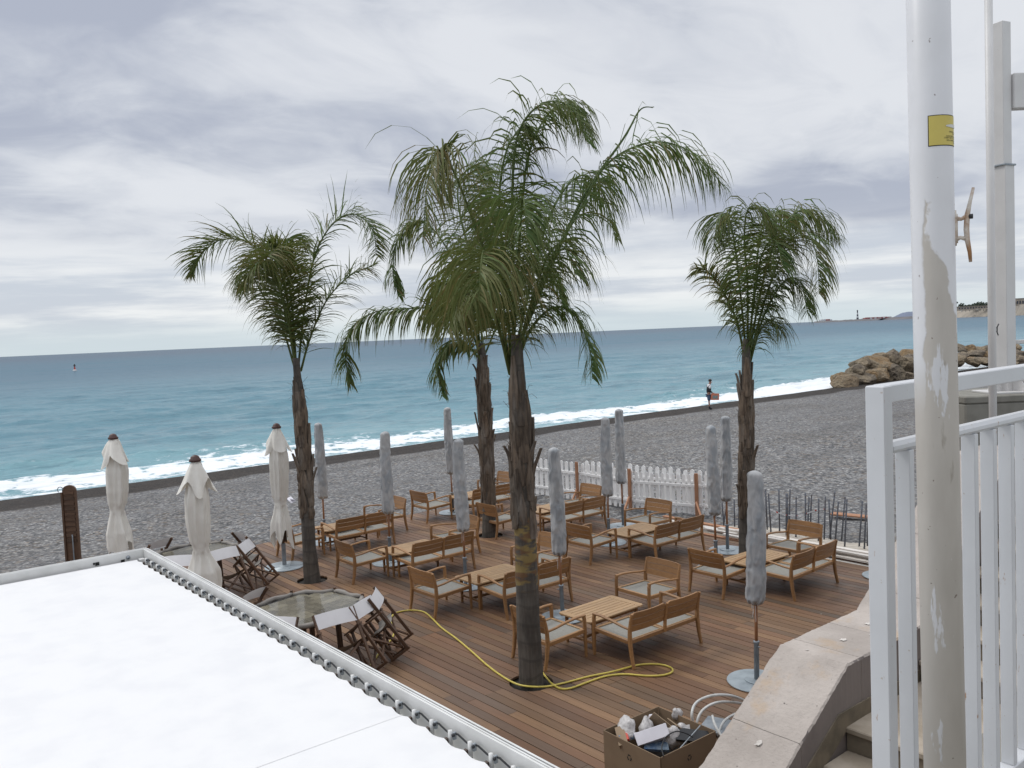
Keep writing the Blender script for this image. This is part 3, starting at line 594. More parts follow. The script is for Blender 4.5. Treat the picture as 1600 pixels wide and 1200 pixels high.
# ------------------------------------------------------------------ deck: every plank its own part
PX0, PX1, PY0, PY1, PW = -17.6, -3.85, 2.0, 13.87, .1367
PALMS = {'M': (at(830, 1066), .27), 'L': (at(488, 906), .27), 'B': (at(766, 836), .27), 'R': (at(1166, 878), .26)}
holes = [(float(p[0]), float(p[1]), r) for p, r in PALMS.values()]
deck = thing('timber_deck', 'broad reddish brown plank terrace carrying the lounge furniture and palms', 'deck')
rows = int((PY1-PY0)/PW); pk = []; rd = random.Random(21); blk = 0
joints = []
for i in range(rows):
    if blk == 0: blk = rd.choice((3, 4, 5, 6)); off = rd.uniform(0, 2.9)
    blk -= 1
    jj = [-9.67, -6.67] if 0 else None
    xs = [PX0]; x = PX0+off+.15
    while x < PX1-.4: xs.append(x); x += 2.9+rd.choice((0, 0, -.6))
    xs.append(PX1); y0 = PY1-(i+1)*PW+.005; y1 = y0+PW-.010
    for a, b_ in zip(xs[:-1], xs[1:]):
        seg = [(a+.0015, b_-.0015)]; pcs = [(a+.0015, b_-.0015, None, None)]
        for h in holes:
            if h[1]-h[2] < y1 and h[1]+h[2] > y0:
                new = []
                for (s0, s1, e0, e1) in pcs:
                    if s0 < h[0]-h[2] and s1 > h[0]+h[2]: new += [(s0, h[0], e0, h), (h[0], s1, h, e1)]
                    elif s0 < h[0]+h[2] and s1 > h[0]+h[2] and s0 >= h[0]-h[2]: new.append((min(s0, h[0]), s1, h, e1))
                    elif s1 > h[0]-h[2] and s0 < h[0]-h[2]: new.append((s0, max(s1, h[0]), e0, h))
                    elif s1 <= h[0]-h[2] or s0 >= h[0]+h[2]: new.append((s0, s1, e0, e1))
                pcs = new
        for p in pcs: pk.append((p, y0, y1))
def plank_poly(p, y0, y1):
    s0, s1, e0, e1 = p; n = 7; L_ = []; R_ = []
    for k in range(n):
        y = y0+(y1-y0)*k/(n-1)
        def cir(h, sgn, dflt):
            dy = y-h[1]; q = h[2]**2-dy*dy; return h[0]+sgn*math.sqrt(q) if q > 0 else h[0]
        if e0: L_.append((cir(e0, 1, s0), y))
        if e1: R_.append((cir(e1, -1, s1), y))
    if not e0: L_ = [(s0, y0), (s0, y1)]
    if not e1: R_ = [(s1, y0), (s1, y1)]
    return R_+L_[::-1]
def plank_mb(mb, p, y0, y1, dz):
    mb.prism(plank_poly(p, y0, y1), 2, -.028+dz, dz)
def dist2(q): return ((q[0][0]+q[0][1])/2)**2+((q[1]+q[2])/2)**2
pk.sort(key=dist2)
vis = [q for q in pk if q[1] > 3.6]; hid = [q for q in pk if q[1] <= 3.6]
mbs = MB(); rv = []
for i, (p, y0, y1) in enumerate(vis[:300]):
    mb = MB(); plank_mb(mb, p, y0, y1, rd.uniform(-.0015, .0012)); mb.build('plank', M['plank'], deck)
for (p, y0, y1) in vis[300:]+hid:
    k = len(mbs.v); plank_mb(mbs, p, y0, y1, rd.uniform(-.0015, .0012)); rv += [rd.random()]*(len(mbs.v)-k)
kind(mbs.build('planks_beyond', M['plank'], deck, {'rnd': rv}), 'stuff')
mb = MB(); mb.box(((PX0+PX1)/2, (PY0+PY1)/2, -.10), (PX1-PX0-.06, PY1-PY0-.06, .10)); mb.build('void_shade_sheet', M['under'], deck)  # near-black box that paints the dark void seen through the plank gaps
for p, r_ in PALMS.values(): pass

# ------------------------------------------------------------------ palms
def ribbon_frond(ctrl, palm_dep, name, parent, leaf=.72, n=74, dry=.0, seed=0, width=.0215, spread=1.0, droop=1.0, bare=.13):
    """rachis through ctrl (px,py,towards-camera metres) and two combs of drooping leaflets, as ONE frond mesh"""
    r = random.Random(seed); P = catmull([at_depth(x, y, palm_dep-d) for x, y, d in ctrl], 60); mb = MB(); mb.smooth = False; dr = []
    L = sum((P[i+1]-P[i]).length for i in range(60)); width = width*(.72+.28*palm_dep/10.2)
    rad = [.020*(1-.86*i/60)+.002 for i in range(61)]; mb.tube(P, rad, 6); dr += [min(1, dry*.5+.15)]*len(mb.v)
    Z = Vector((0, 0, 1))
    n = int(n*1.6)
    for k in range(n):
        s = bare+(1-bare)*(k+r.uniform(-.4, .4))/n; s = min(max(s, bare), .995); i = min(int(s*60), 59); p = P[i].lerp(P[i+1], s*60-i); t_ = (P[min(i+1, 60)]-P[max(i-1, 0)]).normalized()
        sd = t_.cross(Z); sd = sd.normalized() if sd.length > .12 else t_.orthogonal().normalized(); nr = sd.cross(t_).normalized()
        prof = (.62+.5*math.sin(math.pi*min(1, (s-bare)/(1-bare)*.95+.10)))*(1-.45*max(0, s-.82)/.18); ll = leaf*prof
        for sg in (-1, 1):
            if r.random() < .04: continue
            roll = r.gauss(.25, .42); fwd = r.uniform(.45, .85); d = (sd*sg*math.cos(roll)*spread*.75+nr*math.sin(roll)*.7+t_*fwd*.8-Z*.28*droop).normalized(); ln = ll*r.uniform(.8, 1.12)
            g = droop*r.uniform(.9, 1.5)*(1.15 if s < .9 else .7); q = p.copy(); segs = 5; pts = [q.copy()]; dd = d.copy()
            for j in range(segs):
                q = q+dd*(ln/segs); pts.append(q.copy()); dd = (dd+Vector((0, 0, -1))*g*(.24+.13*j)+Vector((r.gauss(0, .05), r.gauss(0, .05), 0))).normalized()
            wdir = dd.cross(t_); wdir = wdir.normalized() if wdir.length > .1 else t_; wdir = (wdir*.5+t_*r.uniform(.3, 1.0)).normalized(); w0 = width*r.uniform(.75, 1.2); vs = []
            for j, pt in enumerate(pts):
                ww = w0*(.55, 1.0, .95, .72, .42, .06)[j]; vs += [pt-wdir*ww/2, pt+wdir*ww/2]
            mb.add(vs, [(2*j, 2*j+1, 2*j+3, 2*j+2) for j in range(segs)]); dv = min(1, max(0, dry+.04+r.gauss(0, .13)+(.7 if r.random() < .04 else 0))); tipd = .45*r.random()
            dr += [min(1, dv+tipd*(j//2)/5) for j in range(12)]
    return mb.build(name, M['leaf'], parent, {'dry': dr}, recalc=False)

def palm(key, label, dep, base_px, trunk, boots, fronds, seed):
    base = PALMS[key][0]; root = thing('palm_tree', label, 'palm tree', (float(base[0]), float(base[1]), 0), 0, 'palms growing through the deck'); r = random.Random(seed)
    inv = Matrix.Translation((-float(base[0]), -float(base[1]), 0))
    # trunk: list of (z, dx, dy, radius)
    prof = []; Zs = np.linspace(trunk[0][0], trunk[-1][0], 64); mb = MB(); mb.smooth = True; seg = 20; vs = []; scar = []
    tz = [t_[0] for t_ in trunk]
    for z in Zs:
        dx = np.interp(z, tz, [t_[1] for t_ in trunk]); dy = np.interp(z, tz, [t_[2] for t_ in trunk]); rad = np.interp(z, tz, [t_[3] for t_ in trunk]); rg = 1+.022*(1 if (z*5.5) % 1 < .2 else -.4)
        for j in range(seg):
            a = 2*math.pi*j/seg; k = rad*rg*(1+.06*mnoise.noise(Vector((math.cos(a)*1.5, math.sin(a)*1.5, z*2+seed)))); vs.append((dx+k*math.cos(a), dy+k*math.sin(a), z)); scar.append(1.0 if boots[2] and boots[0]-.75 < z < boots[0]+.12 else 0.0)
    fs = [(i*seg+j, i*seg+(j+1) % seg, i*seg+seg+(j+1) % seg, i*seg+seg+j) for i in range(63) for j in range(seg)]; fs.append(tuple(63*seg+j for j in range(seg))); mb.add(vs, fs); mb.build('trunk', M['bark'], root, {'scar': scar})
    # old leaf bases: tapering split strips that hug the trunk and flare at the tip
    z0, z1, _ = boots; nb = boots_n = int((z1-z0)*30)
    for i in range(nb):
        z = z0-.12+(z1-z0)*i/nb+r.uniform(-.05, .05); a = i*2.399+r.uniform(-.3, .3); ln = r.uniform(.32, .62)*(1.15 if z > z0+.5 else 1); fl = r.uniform(.0, .018)+(r.uniform(.03, .07) if r.random() < .16 else 0); n = 7; top = []; mb = MB(); vs = []; wd = r.uniform(.12, .20)
        for j in range(n):
            q = j/(n-1); zz = z+ln*q; dx = np.interp(zz, tz, [t_[1] for t_ in trunk]); dy = np.interp(zz, tz, [t_[2] for t_ in trunk]); rad = max(np.interp(zz, tz, [t_[3] for t_ in trunk]), np.interp(z, tz, [t_[3] for t_ in trunk])*.8)
            rr_ = rad*.96+.008+fl*q*q*1.6+.012*math.sin(q*5+i); ww = wd*(1-.72*q**1.3)*(.6+.4*min(1, q*4)); th = .012+.012*(1-q)
            ca, sa = math.cos(a+.12*q*math.sin(i)), math.sin(a+.12*q*math.sin(i))
            for sg in (-1, 0, 1):
                vs.append((dx+ca*(rr_+(th if sg == 0 else -.006))-sa*sg*ww/2, dy+sa*(rr_+(th if sg == 0 else -.006))+ca*sg*ww/2, zz+(0 if sg == 0 else -.02*q)))
            for sg in (1, 0, -1): vs.append((dx+ca*(rr_-.022)-sa*sg*ww/2, dy+sa*(rr_-.022)+ca*sg*ww/2, zz))
        fs = [(j*6+k, j*6+(k+1) % 6, j*6+6+(k+1) % 6, j*6+6+k) for j in range(n-1) for k in range(6)]+[tuple(range(5, -1, -1)), tuple((n-1)*6+k for k in range(6))]; mb.add(vs, fs); mb.build('leaf_base', M['boot'], root)
    # hairy fibre threads
    mb = MB()
    for i in range(70):
        z = r.uniform(z0+.2, z1+.25); a = r.uniform(0, 6.28); dx = np.interp(z, tz, [t_[1] for t_ in trunk]); dy = np.interp(z, tz, [t_[2] for t_ in trunk]); rad = np.interp(z, tz, [t_[3] for t_ in trunk])
        p = Vector((dx+math.cos(a)*rad, dy+math.sin(a)*rad, z)); q = p+Vector((math.cos(a)*r.uniform(.04, .14), math.sin(a)*r.uniform(.04, .14), r.uniform(-.12, .15))); mid = (p+q)/2+Vector((0, 0, r.uniform(0, .06))); mb.tube([p, mid, q], .0025, 3)
    kind(mb.build('fibres', M['boot'], root), 'stuff')
    for i, f in enumerate(fronds):
        kw = dict(f[1]) if len(f) > 1 else {}; o = ribbon_frond(f[0], dep, 'frond', root, seed=seed*31+i, **kw)
        o.matrix_parent_inverse = inv
    return root
def dep_of(p): return float((np.array(p)-EYEV)@FW)
DM, DL, DB, DR = [dep_of(PALMS[k][0]) for k in 'MLBR']
palm('M', 'largest palm with a thick ringed trunk and yellow scar band, nearest the camera', DM, (830, 1068),
     [(-.3, 0, 0, .155), (0, 0, 0, .152), (.6, 0, 0, .145), (1.2, 0, 0, .136), (1.9, 0, 0, .134), (2.4, 0, 0, .130), (3.1, 0, 0, .118), (3.5, 0, 0, .095), (3.75, 0, 0, .085), (4.25, 0, 0, .06)], (1.95, 3.45, True),
     [([(806, 560, 0), (850, 430, .1), (905, 330, .1), (950, 255, .1), (1020, 222, .2), (1085, 240, .3), (1130, 290, .4)], dict(leaf=0.93, n=92)),
      ([(800, 570, 0), (808, 450, -.1), (815, 330, -.2), (828, 235, -.2), (862, 172, -.2), (900, 168, -.2), (925, 215, -.2)], dict(leaf=0.72, n=84)),
      ([(796, 570, 0), (772, 440, .2), (730, 320, .4), (700, 250, .5), (683, 238, .6), (668, 285, .8), (660, 380, .9)], dict(leaf=0.90, n=86, dry=.28)),
      ([(797, 580, .05), (782, 490, .4), (765, 420, .9), (757, 392, 1.3), (752, 410, 1.7), (748, 470, 1.9)], dict(leaf=0.90, n=84, dry=.26, spread=1.1)),
      ([(800, 570, 0), (805, 470, .3), (812, 370, .7), (816, 312, 1.0), (820, 322, 1.4), (824, 390, 1.6)], dict(leaf=0.81, n=74, dry=.02)),
      ([(804, 585, 0), (826, 520, .2), (862, 482, .3), (898, 490, .35), (920, 540, .4), (926, 592, .45)], dict(leaf=0.50, n=64)),
      ([(797, 575, 0), (765, 470, -.3), (730, 380, -.6), (715, 300, -.8), (735, 262, -.9), (768, 262, -.9)], dict(leaf=0.77, n=70)),
      ([(800, 575, 0), (830, 440, -.4), (862, 330, -.8), (905, 275, -1.1), (940, 300, -1.3), (962, 372, -1.3)], dict(leaf=0.77, n=70)),
      ([(797, 585, .05), (775, 500, .5), (745, 460, .9), (718, 470, 1.2), (700, 520, 1.4)], dict(leaf=0.72, n=62, dry=.22)),
      ([(803, 580, 0), (828, 480, .3), (856, 400, .6), (880, 385, .9), (900, 430, 1.1)], dict(leaf=0.77, n=60, dry=.08)),
      ([(799, 575, 0), (790, 430, 0), (780, 320, 0), (790, 240, 0), (815, 200, 0), (835, 215, .1)], dict(leaf=0.68, n=66)),
      ([(800, 570, 0), (803, 450, .1), (800, 330, .2), (806, 225, .3), (830, 175, .4), (868, 158, .5), (900, 178, .6), (918, 225, .7)], dict(leaf=.72, n=76, droop=.9)),
      ([(802, 560, 0), (900, 330, 0), (975, 215, 0), (1000, 172, 0), (1022, 167, 0)], dict(leaf=0.02, n=2, bare=.9))], 1)
palm('L', 'leftmost palm leaning slightly seaward beside the closed cream umbrella', DL, (488, 908),
     [(-.3, 0, 0, .155), (0, 0, 0, .150), (.6, -.03, -.01, .120), (1.5, -.03, -.01, .118), (2.4, -.03, -.01, .115), (3.0, -.05, -.02, .095), (3.5, -.06, -.03, .07), (4.0, -.06, -.04, .06)], (1.2, 3.3, False),
     [([(462, 575, 0), (448, 500, .1), (425, 420, .2), (390, 380, .2), (345, 375, .2), (312, 400, .2), (300, 430, .2)], dict(leaf=0.77, n=90, dry=.10, droop=.32)),
      ([(463, 575, 0), (452, 490, .3), (440, 430, .7), (428, 395, 1.0), (420, 400, 1.4)], dict(leaf=0.86, n=80, dry=.30, droop=.45)),
      ([(466, 575, 0), (476, 480, -.1), (492, 400, -.2), (520, 350, -.2), (555, 335, -.2), (582, 360, -.1), (588, 400, 0)], dict(leaf=0.77, n=84, droop=.3)),
      ([(470, 580, 0), (484, 530, .1), (510, 470, .2), (548, 430, .3), (590, 412, .4)], dict(leaf=0.68, n=76, dry=.08, droop=.32)),
      ([(463, 580, 0), (455, 510, 0), (445, 440, -.2), (440, 395, -.5), (452, 372, -.7), (478, 385, -.9)], dict(leaf=.62, n=72, droop=.5)),
      ([(464, 580, 0), (452, 510, .3), (436, 450, .6), (415, 415, .9), (392, 425, 1.1), (380, 460, 1.2)], dict(leaf=.70, n=72, dry=.15, droop=.7)),
      ([(462, 580, 0), (440, 510, -.1), (410, 460, -.2), (392, 430, -.3), (380, 450, -.4)], dict(leaf=0.68, n=60, dry=.15)),
      ([(463, 578, 0), (458, 500, .1), (450, 430, .3), (436, 392, .4), (420, 382, .5)], dict(leaf=0.72, n=66, dry=.25, droop=.3))], 2)
palm('B', 'farthest palm with its trunk base wrapped in dark rings behind the thick palm', DB, (766, 838),
     [(-.3, 0, 0, .18), (0, 0, 0, .175), (.5, 0, 0, .140), (1.0, 0, 0, .135), (2.2, 0, 0, .130), (3.2, 0, 0, .118), (3.7, 0, 0, .085), (4.1, 0, 0, .07)], (.55, 3.6, False),
     [([(752, 560, 0), (728, 500, .2), (690, 482, .4), (640, 482, .5), (585, 488, .5), (548, 515, .5), (540, 560, .5), (546, 600, .5)], dict(leaf=0.86, n=92, width=.038)),
      ([(752, 565, 0), (728, 538, .3), (702, 540, .5), (684, 575, .6), (692, 620, .7)], dict(leaf=0.54, n=56, width=.038)),
      ([(752, 560, 0), (725, 450, -.2), (690, 375, -.3), (655, 345, -.3), (625, 368, -.3), (614, 420, -.3), (622, 462, -.2)], dict(leaf=0.77, n=80, width=.038)),
      ([(754, 560, 0), (750, 450, 0), (752, 370, 0), (775, 330, 0), (800, 350, 0)], dict(leaf=0.90, n=66, width=.038)),
      ([(755, 560, 0), (790, 480, 0), (830, 420, .2), (865, 430, .3), (880, 480, .4)], dict(leaf=0.81, n=62, width=.038)),
      ([(753, 560, 0), (735, 480, .4), (715, 440, .8), (690, 450, 1.1), (680, 500, 1.2)], dict(leaf=0.90, n=62, dry=.1, width=.038)),
      ([(752, 560, 0), (744, 480, .4), (738, 430, .9), (745, 440, 1.4), (750, 500, 1.6)], dict(leaf=0.90, n=60, width=.038))], 3)
palm('R', 'rightmost palm with tousled crown, rooted near the rusty stakes', DR, (1166, 880),
     [(-.3, 0, 0, .165), (0, 0, 0, .145), (1.0, .02, .02, .118), (2.0, .04, .04, .115), (2.8, .05, .06, .11), (3.3, .06, .07, .085), (3.7, .06, .08, .075), (4.0, .06, .08, .05)], (.9, 3.15, False),
     [([(1164, 560, 0), (1150, 500, .1), (1128, 452, .2), (1105, 424, .3), (1090, 420, .3)], dict(leaf=0.54, n=60, dry=.35, droop=.45)),
      ([(1166, 555, 0), (1156, 450, 0), (1146, 370, .1), (1136, 335, .1), (1122, 345, .2), (1114, 390, .3)], dict(leaf=0.77, n=74, dry=.08)),
      ([(1168, 555, 0), (1168, 450, .2), (1163, 370, .4), (1170, 325, .5), (1195, 330, .6), (1205, 370, .7)], dict(leaf=0.81, n=74, dry=.12)),
      ([(1170, 555, 0), (1190, 450, 0), (1215, 370, 0), (1245, 332, .1), (1280, 338, .2), (1306, 372, .2)], dict(leaf=0.86, n=80, dry=.15)),
      ([(1172, 555, 0), (1198, 460, .3), (1228, 385, .6), (1258, 360, .9), (1276, 400, 1.1), (1280, 460, 1.2)], dict(leaf=0.86, n=80, dry=.22)),
      ([(1172, 560, 0), (1195, 490, .2), (1225, 440, .3), (1250, 440, .5), (1262, 490, .6)], dict(leaf=0.77, n=70, dry=.03)),
      ([(1168, 560, 0), (1178, 470, .4), (1190, 400, .8), (1210, 375, 1.1), (1225, 420, 1.3)], dict(leaf=0.90, n=70, dry=.05)),
      ([(1169, 560, 0), (1180, 440, -.3), (1190, 360, -.6), (1215, 330, -.8), (1240, 350, -.9)], dict(leaf=0.77, n=66, dry=.1)),
      ([(1171, 570, 0), (1186, 520, .2), (1205, 500, .4), (1222, 520, .5)], dict(leaf=0.68, n=50))], 4)
for k, (p, r_) in PALMS.items():
    mb = MB(); mb.lathe([(r_+.02, -.05), (.01, -.045)], 24, (float(p[0]), float(p[1]), 0), cap=(False, False)); o = mb.build('planting_soil', M['soil']); kind(o, 'structure')

# ------------------------------------------------------------------ teak furniture (local frame: front towards +y)
def rear_leg(mb, x, top=.70):
    mb.sweep([(x, -.375, 0), (x, -.340, .16), (x, -.318, .34), (x, -.322, .47), (x, -.345, .60), (x, -.372, top)], [.036, .042, .046, .044, .040, .032], [.045, .05, .058, .052, .042, .034], (1, 0, 0), .5)
def front_leg(mb, x):
    mb.sweep([(x, .335, 0), (x, .330, .25), (x, .325, .50), (x, .312, .545)], [.034, .042, .044, .040], [.034, .044, .05, .05], (1, 0, 0), .5)
def arm(mb, x):
    mb.sweep([(x, .335, .548), (x, .20, .552), (x, .0, .535), (x, -.18, .505), (x, -.33, .492)], [.044, .046, .042, .036, .030], .026, (1, 0, 0), .5)
def back_slats(par, xc, wd, z0=.455, n=3, top=.715):
    hs = (top-z0)/n
    for i in range(n):
        mb = MB(); mb.smooth = False; za, zb = z0+i*hs+.0035, z0+(i+1)*hs-.0035; P = []; K = 12
        rows_ = []
        for zz_i in range(2 if i < n-1 else 4):
            if i < n-1: zz = (za, zb)[zz_i]; inset = 0
            else: zz = za+(zb-za)*(0, .55, .85, 1)[zz_i]; inset = (0, .004, .02, .05)[zz_i]
            ring = []
            for k in range(K+1):
                q = -1+2*k/K; x = xc+q*(wd/2-inset); bow = .030*(1-q*q); y = -.300-bow-(zz-.455)*.22; ring.append((x, y, zz))
            rows_.append(ring)
        vs = []; fs = []
        for rg in rows_:
            for (x, y, z) in rg: vs += [(x, y, z), (x, y-.02, z)]
        w_ = (K+1)*2
        for a in range(len(rows_)-1):
            for k in range(K):
                b0 = a*w_+2*k; fs += [(b0, b0+2, b0+w_+2, b0+w_), (b0+1, b0+w_+1, b0+w_+3, b0+3)]
            fs += [(a*w_, a*w_+w_, a*w_+w_+1, a*w_+1), (a*w_+2*K, a*w_+2*K+1, a*w_+w_+2*K+1, a*w_+w_+2*K)]
        for k in range(K): fs += [(2*k, 2*k+1, 2*k+3, 2*k+2)]; q0 = (len(rows_)-1)*w_+2*k; fs += [(q0, q0+2, q0+3, q0+1)]
        mb.add(vs, fs); mb.build('back_slat', M['teak'], par)
def make_seat(name, wd, seats, label, cat, group):
    root = thing(name, label, cat, (0, 0, 0), 0, group); h = wd/2-.022
    for x in (-h, h):
        mb = MB(); front_leg(mb, x); mb.build('front_leg', M['teak'], root)
        mb = MB(); rear_leg(mb, x); mb.build('rear_leg', M['teak'], root)
        mb = MB(); arm(mb, x); mb.build('armrest', M['teak'], root)
    mb = MB(); z = .335
    for x in (-h, h): mb.bar((x, -.29, z-.01), (x, .305, z+.012), .028, .052, (1, 0, 0), .3)
    mb.bar((-h+.02, .315, z+.012), (h-.02, .315, z+.012), .052, .028, (0, 0, 1), .3); mb.bar((-h+.02, -.305, z-.012), (h-.02, -.305, z-.012), .050, .028, (0, 0, 1), .3)
    if seats == 2: mb.bar((0, -.29, z-.012), (0, .30, z+.010), .05, .045, (1, 0, 0), .3)
    mb.build('seat_frame', M['teak'], root)
    n = seats; w1 = (2*h-.028-(.05 if n == 2 else 0))/n
    for i in range(n):
        xc = 0 if n == 1 else (-1, 1)[i]*(w1/2+.025); mb = MB(); mb.smooth = True; K = 6; vs = []
        for a in range(K+1):
            for b_ in range(K+1):
                u_, v_ = a/K, b_/K; sag = -.014*math.sin(math.pi*u_)*math.sin(math.pi*v_); vs.append((xc-w1/2+w1*u_, -.285+.585*v_, z+.018*v_+.004+sag+.0))
        mb.add(vs, [(a*(K+1)+b_, (a+1)*(K+1)+b_, (a+1)*(K+1)+b_+1, a*(K+1)+b_+1) for a in range(K) for b_ in range(K)]); mb.build('seat_sling', M['sling'], root)
        rim = MB(); z1_, z2_ = z+.012, z+.030; x0, x1 = xc-w1/2, xc+w1/2
        for (p, q) in (((x0+.006, -.29, z1_), (x0+.006, .30, z2_)), ((x1-.006, -.29, z1_), (x1-.006, .30, z2_)), ((x0, .298, z2_), (x1, .298, z2_)), ((x0, -.285, z1_), (x1, -.285, z1_))): rim.bar(p, q, .014, .014, (0, 0, 1), .3)
        rim.build('sling_rim', M['teak_table'], root)
    if seats == 1: back_slats(root, 0, wd-.012)
    else:
        back_slats(root, -wd/4-.001, wd/2-.030); back_slats(root, wd/4+.001, wd/2-.030)
        mb = MB(); rear_leg(mb, 0, .69); 
        mb = MB(); mb.sweep([(0, -.318, .31), (0, -.330, .47), (0, -.352, .60), (0, -.378, .70)], [.042, .042, .038, .030], [.045, .045, .038, .030], (1, 0, 0), .5); mb.build('middle_post', M['teak'], root)
    return root
def make_table():
    root = thing('coffee_table', 'x', 'coffee table', (0, 0, 0), 0, 'low slatted coffee tables'); Lx, Ly, z = .63, 1.06, .425
    for s in (-1, 1):
        mb = MB(); yy = s*(Ly/2-.055); c = .05
        poly = [(-Lx/2, yy-s*.045), (-Lx/2, yy+s*(.055-c)), (-Lx/2+c*.3, yy+s*(.055-c*.3)), (-Lx/2+c, yy+s*.055), (Lx/2-c, yy+s*.055), (Lx/2-c*.3, yy+s*(.055-c*.3)), (Lx/2, yy+s*(.055-c)), (Lx/2, yy-s*.045)]
        mb.prism(poly, 2, z-.022, z); mb.build('end_board', M['teak_table'], root)
    n = 8; sw = Lx/n
    for i in range(n):
        mb = MB(); mb.box((-Lx/2+sw*(i+.5), 0, z-.011), (sw-.009, Ly-.206, .022), ch=.003); mb.build('slat', M['teak_table'], root)
    mb = MB(); ix, iy = Lx/2-.06, Ly/2-.11
    for s in (-1, 1): mb.bar((s*ix, -iy, z-.048), (s*ix, iy, z-.048), .022, .05, (1, 0, 0)); mb.bar((-ix, s*iy, z-.048), (ix, s*iy, z-.048), .05, .022, (0, 0, 1))
    for y in (-.17, .17): mb.bar((-ix, y, z-.034), (ix, y, z-.034), .02, .04, (0, 0, 1))
    mb.build('apron', M['teak'], root)
    for sx in (-1, 1):
        for sy in (-1, 1): mb = MB(); mb.sweep([(sx*ix, sy*iy, 0), (sx*ix, sy*iy, z-.024)], [.034, .048], [.034, .048], (1, 0, 0), .4); mb.build('leg', M['teak'], root)
    mb = MB(); mb.bar((0, -iy, .11), (0, iy, .11), .04, .03, (0, 0, 1)); 
    for s in (-1, 1): mb.bar((-ix, s*iy, .11), (ix, s*iy, .11), .03, .03, (0, 0, 1))
    mb.build('stretcher', M['teak'], root); return root
chair0 = make_seat('lounge_armchair', .70, 1, 'x', 'armchair', 'teak lounge armchairs'); bench0 = make_seat('lounge_bench', 1.34, 2, 'x', 'bench', 'teak two-seat benches'); table0 = make_table()
used = set()
def place(src, u, w, rz, label, z=0):
    if src.name not in used: used.add(src.name); o = src; KIDS.setdefault(src.name, None) if 0 else None
    else: o = copy_tree(src)
    o.location = (u, w, z); o.rotation_euler = (0, 0, rz+R(random.uniform(-1.8, 1.8))); o['label'] = label; return o
# remember the trees before moving the originals
for s_ in (chair0, bench0, table0):
    def grab(o): return (o, [grab(c) for c in kids(o)])
    KIDS[s_.name] = grab(s_)
SETS = [  # table, bench, chair with back to the pergola, chair facing the pergola
    ((-8.31, 8.25), (-7.62, 8.40), (-8.33, 7.30), (-8.62, 9.55), 'beside the yellow hose loop', 0),
    ((-10.83, 8.30), (-10.22, 8.48), (-11.03, 7.44), (-11.20, 9.62), 'behind the thick ringed palm trunk', 0),
    ((-13.36, 8.38), (-12.88, 8.56), (-13.63, 7.52), (-13.70, 9.62), 'third from the right in the front row', 0),
    ((-16.10, 8.45), (-15.75, 8.62), (-16.0, 7.46), (-16.55, 9.75), 'right behind the leftmost palm trunk', 0),
    ((-8.32, 11.86), (-7.70, 12.05), (-8.48, 11.13), (-8.42, 13.15), 'by the rightmost palm near the stakes', 1),
    ((-11.15, 12.05), (-10.55, 12.25), (-11.42, 11.14), (-11.75, 13.10), 'in front of the right half of the picket fence', 1),
    ((-14.00, 12.40), (-13.35, 12.50), (-14.30, 11.25), (-14.15, 13.50), 'in front of the left half of the picket fence', 1),
    ((-16.70, 12.25), (-16.20, 12.35), (-16.75, 11.15), (-17.20, 13.45), 'at the seaward back corner of the deck', 1)]
for k, (t_, b_, c1, c2, where, row) in enumerate(SETS):
    place(table0, t_[0], t_[1], 0, 'low slatted teak table '+where)
    place(bench0, b_[0], b_[1], R(90), 'two-seat teak bench '+where)
    place(chair0, c1[0], c1[1], 0, 'teak armchair seen from behind '+where)
    place(chair0, c2[0], c2[1], R(180), 'teak armchair facing the camera '+where)

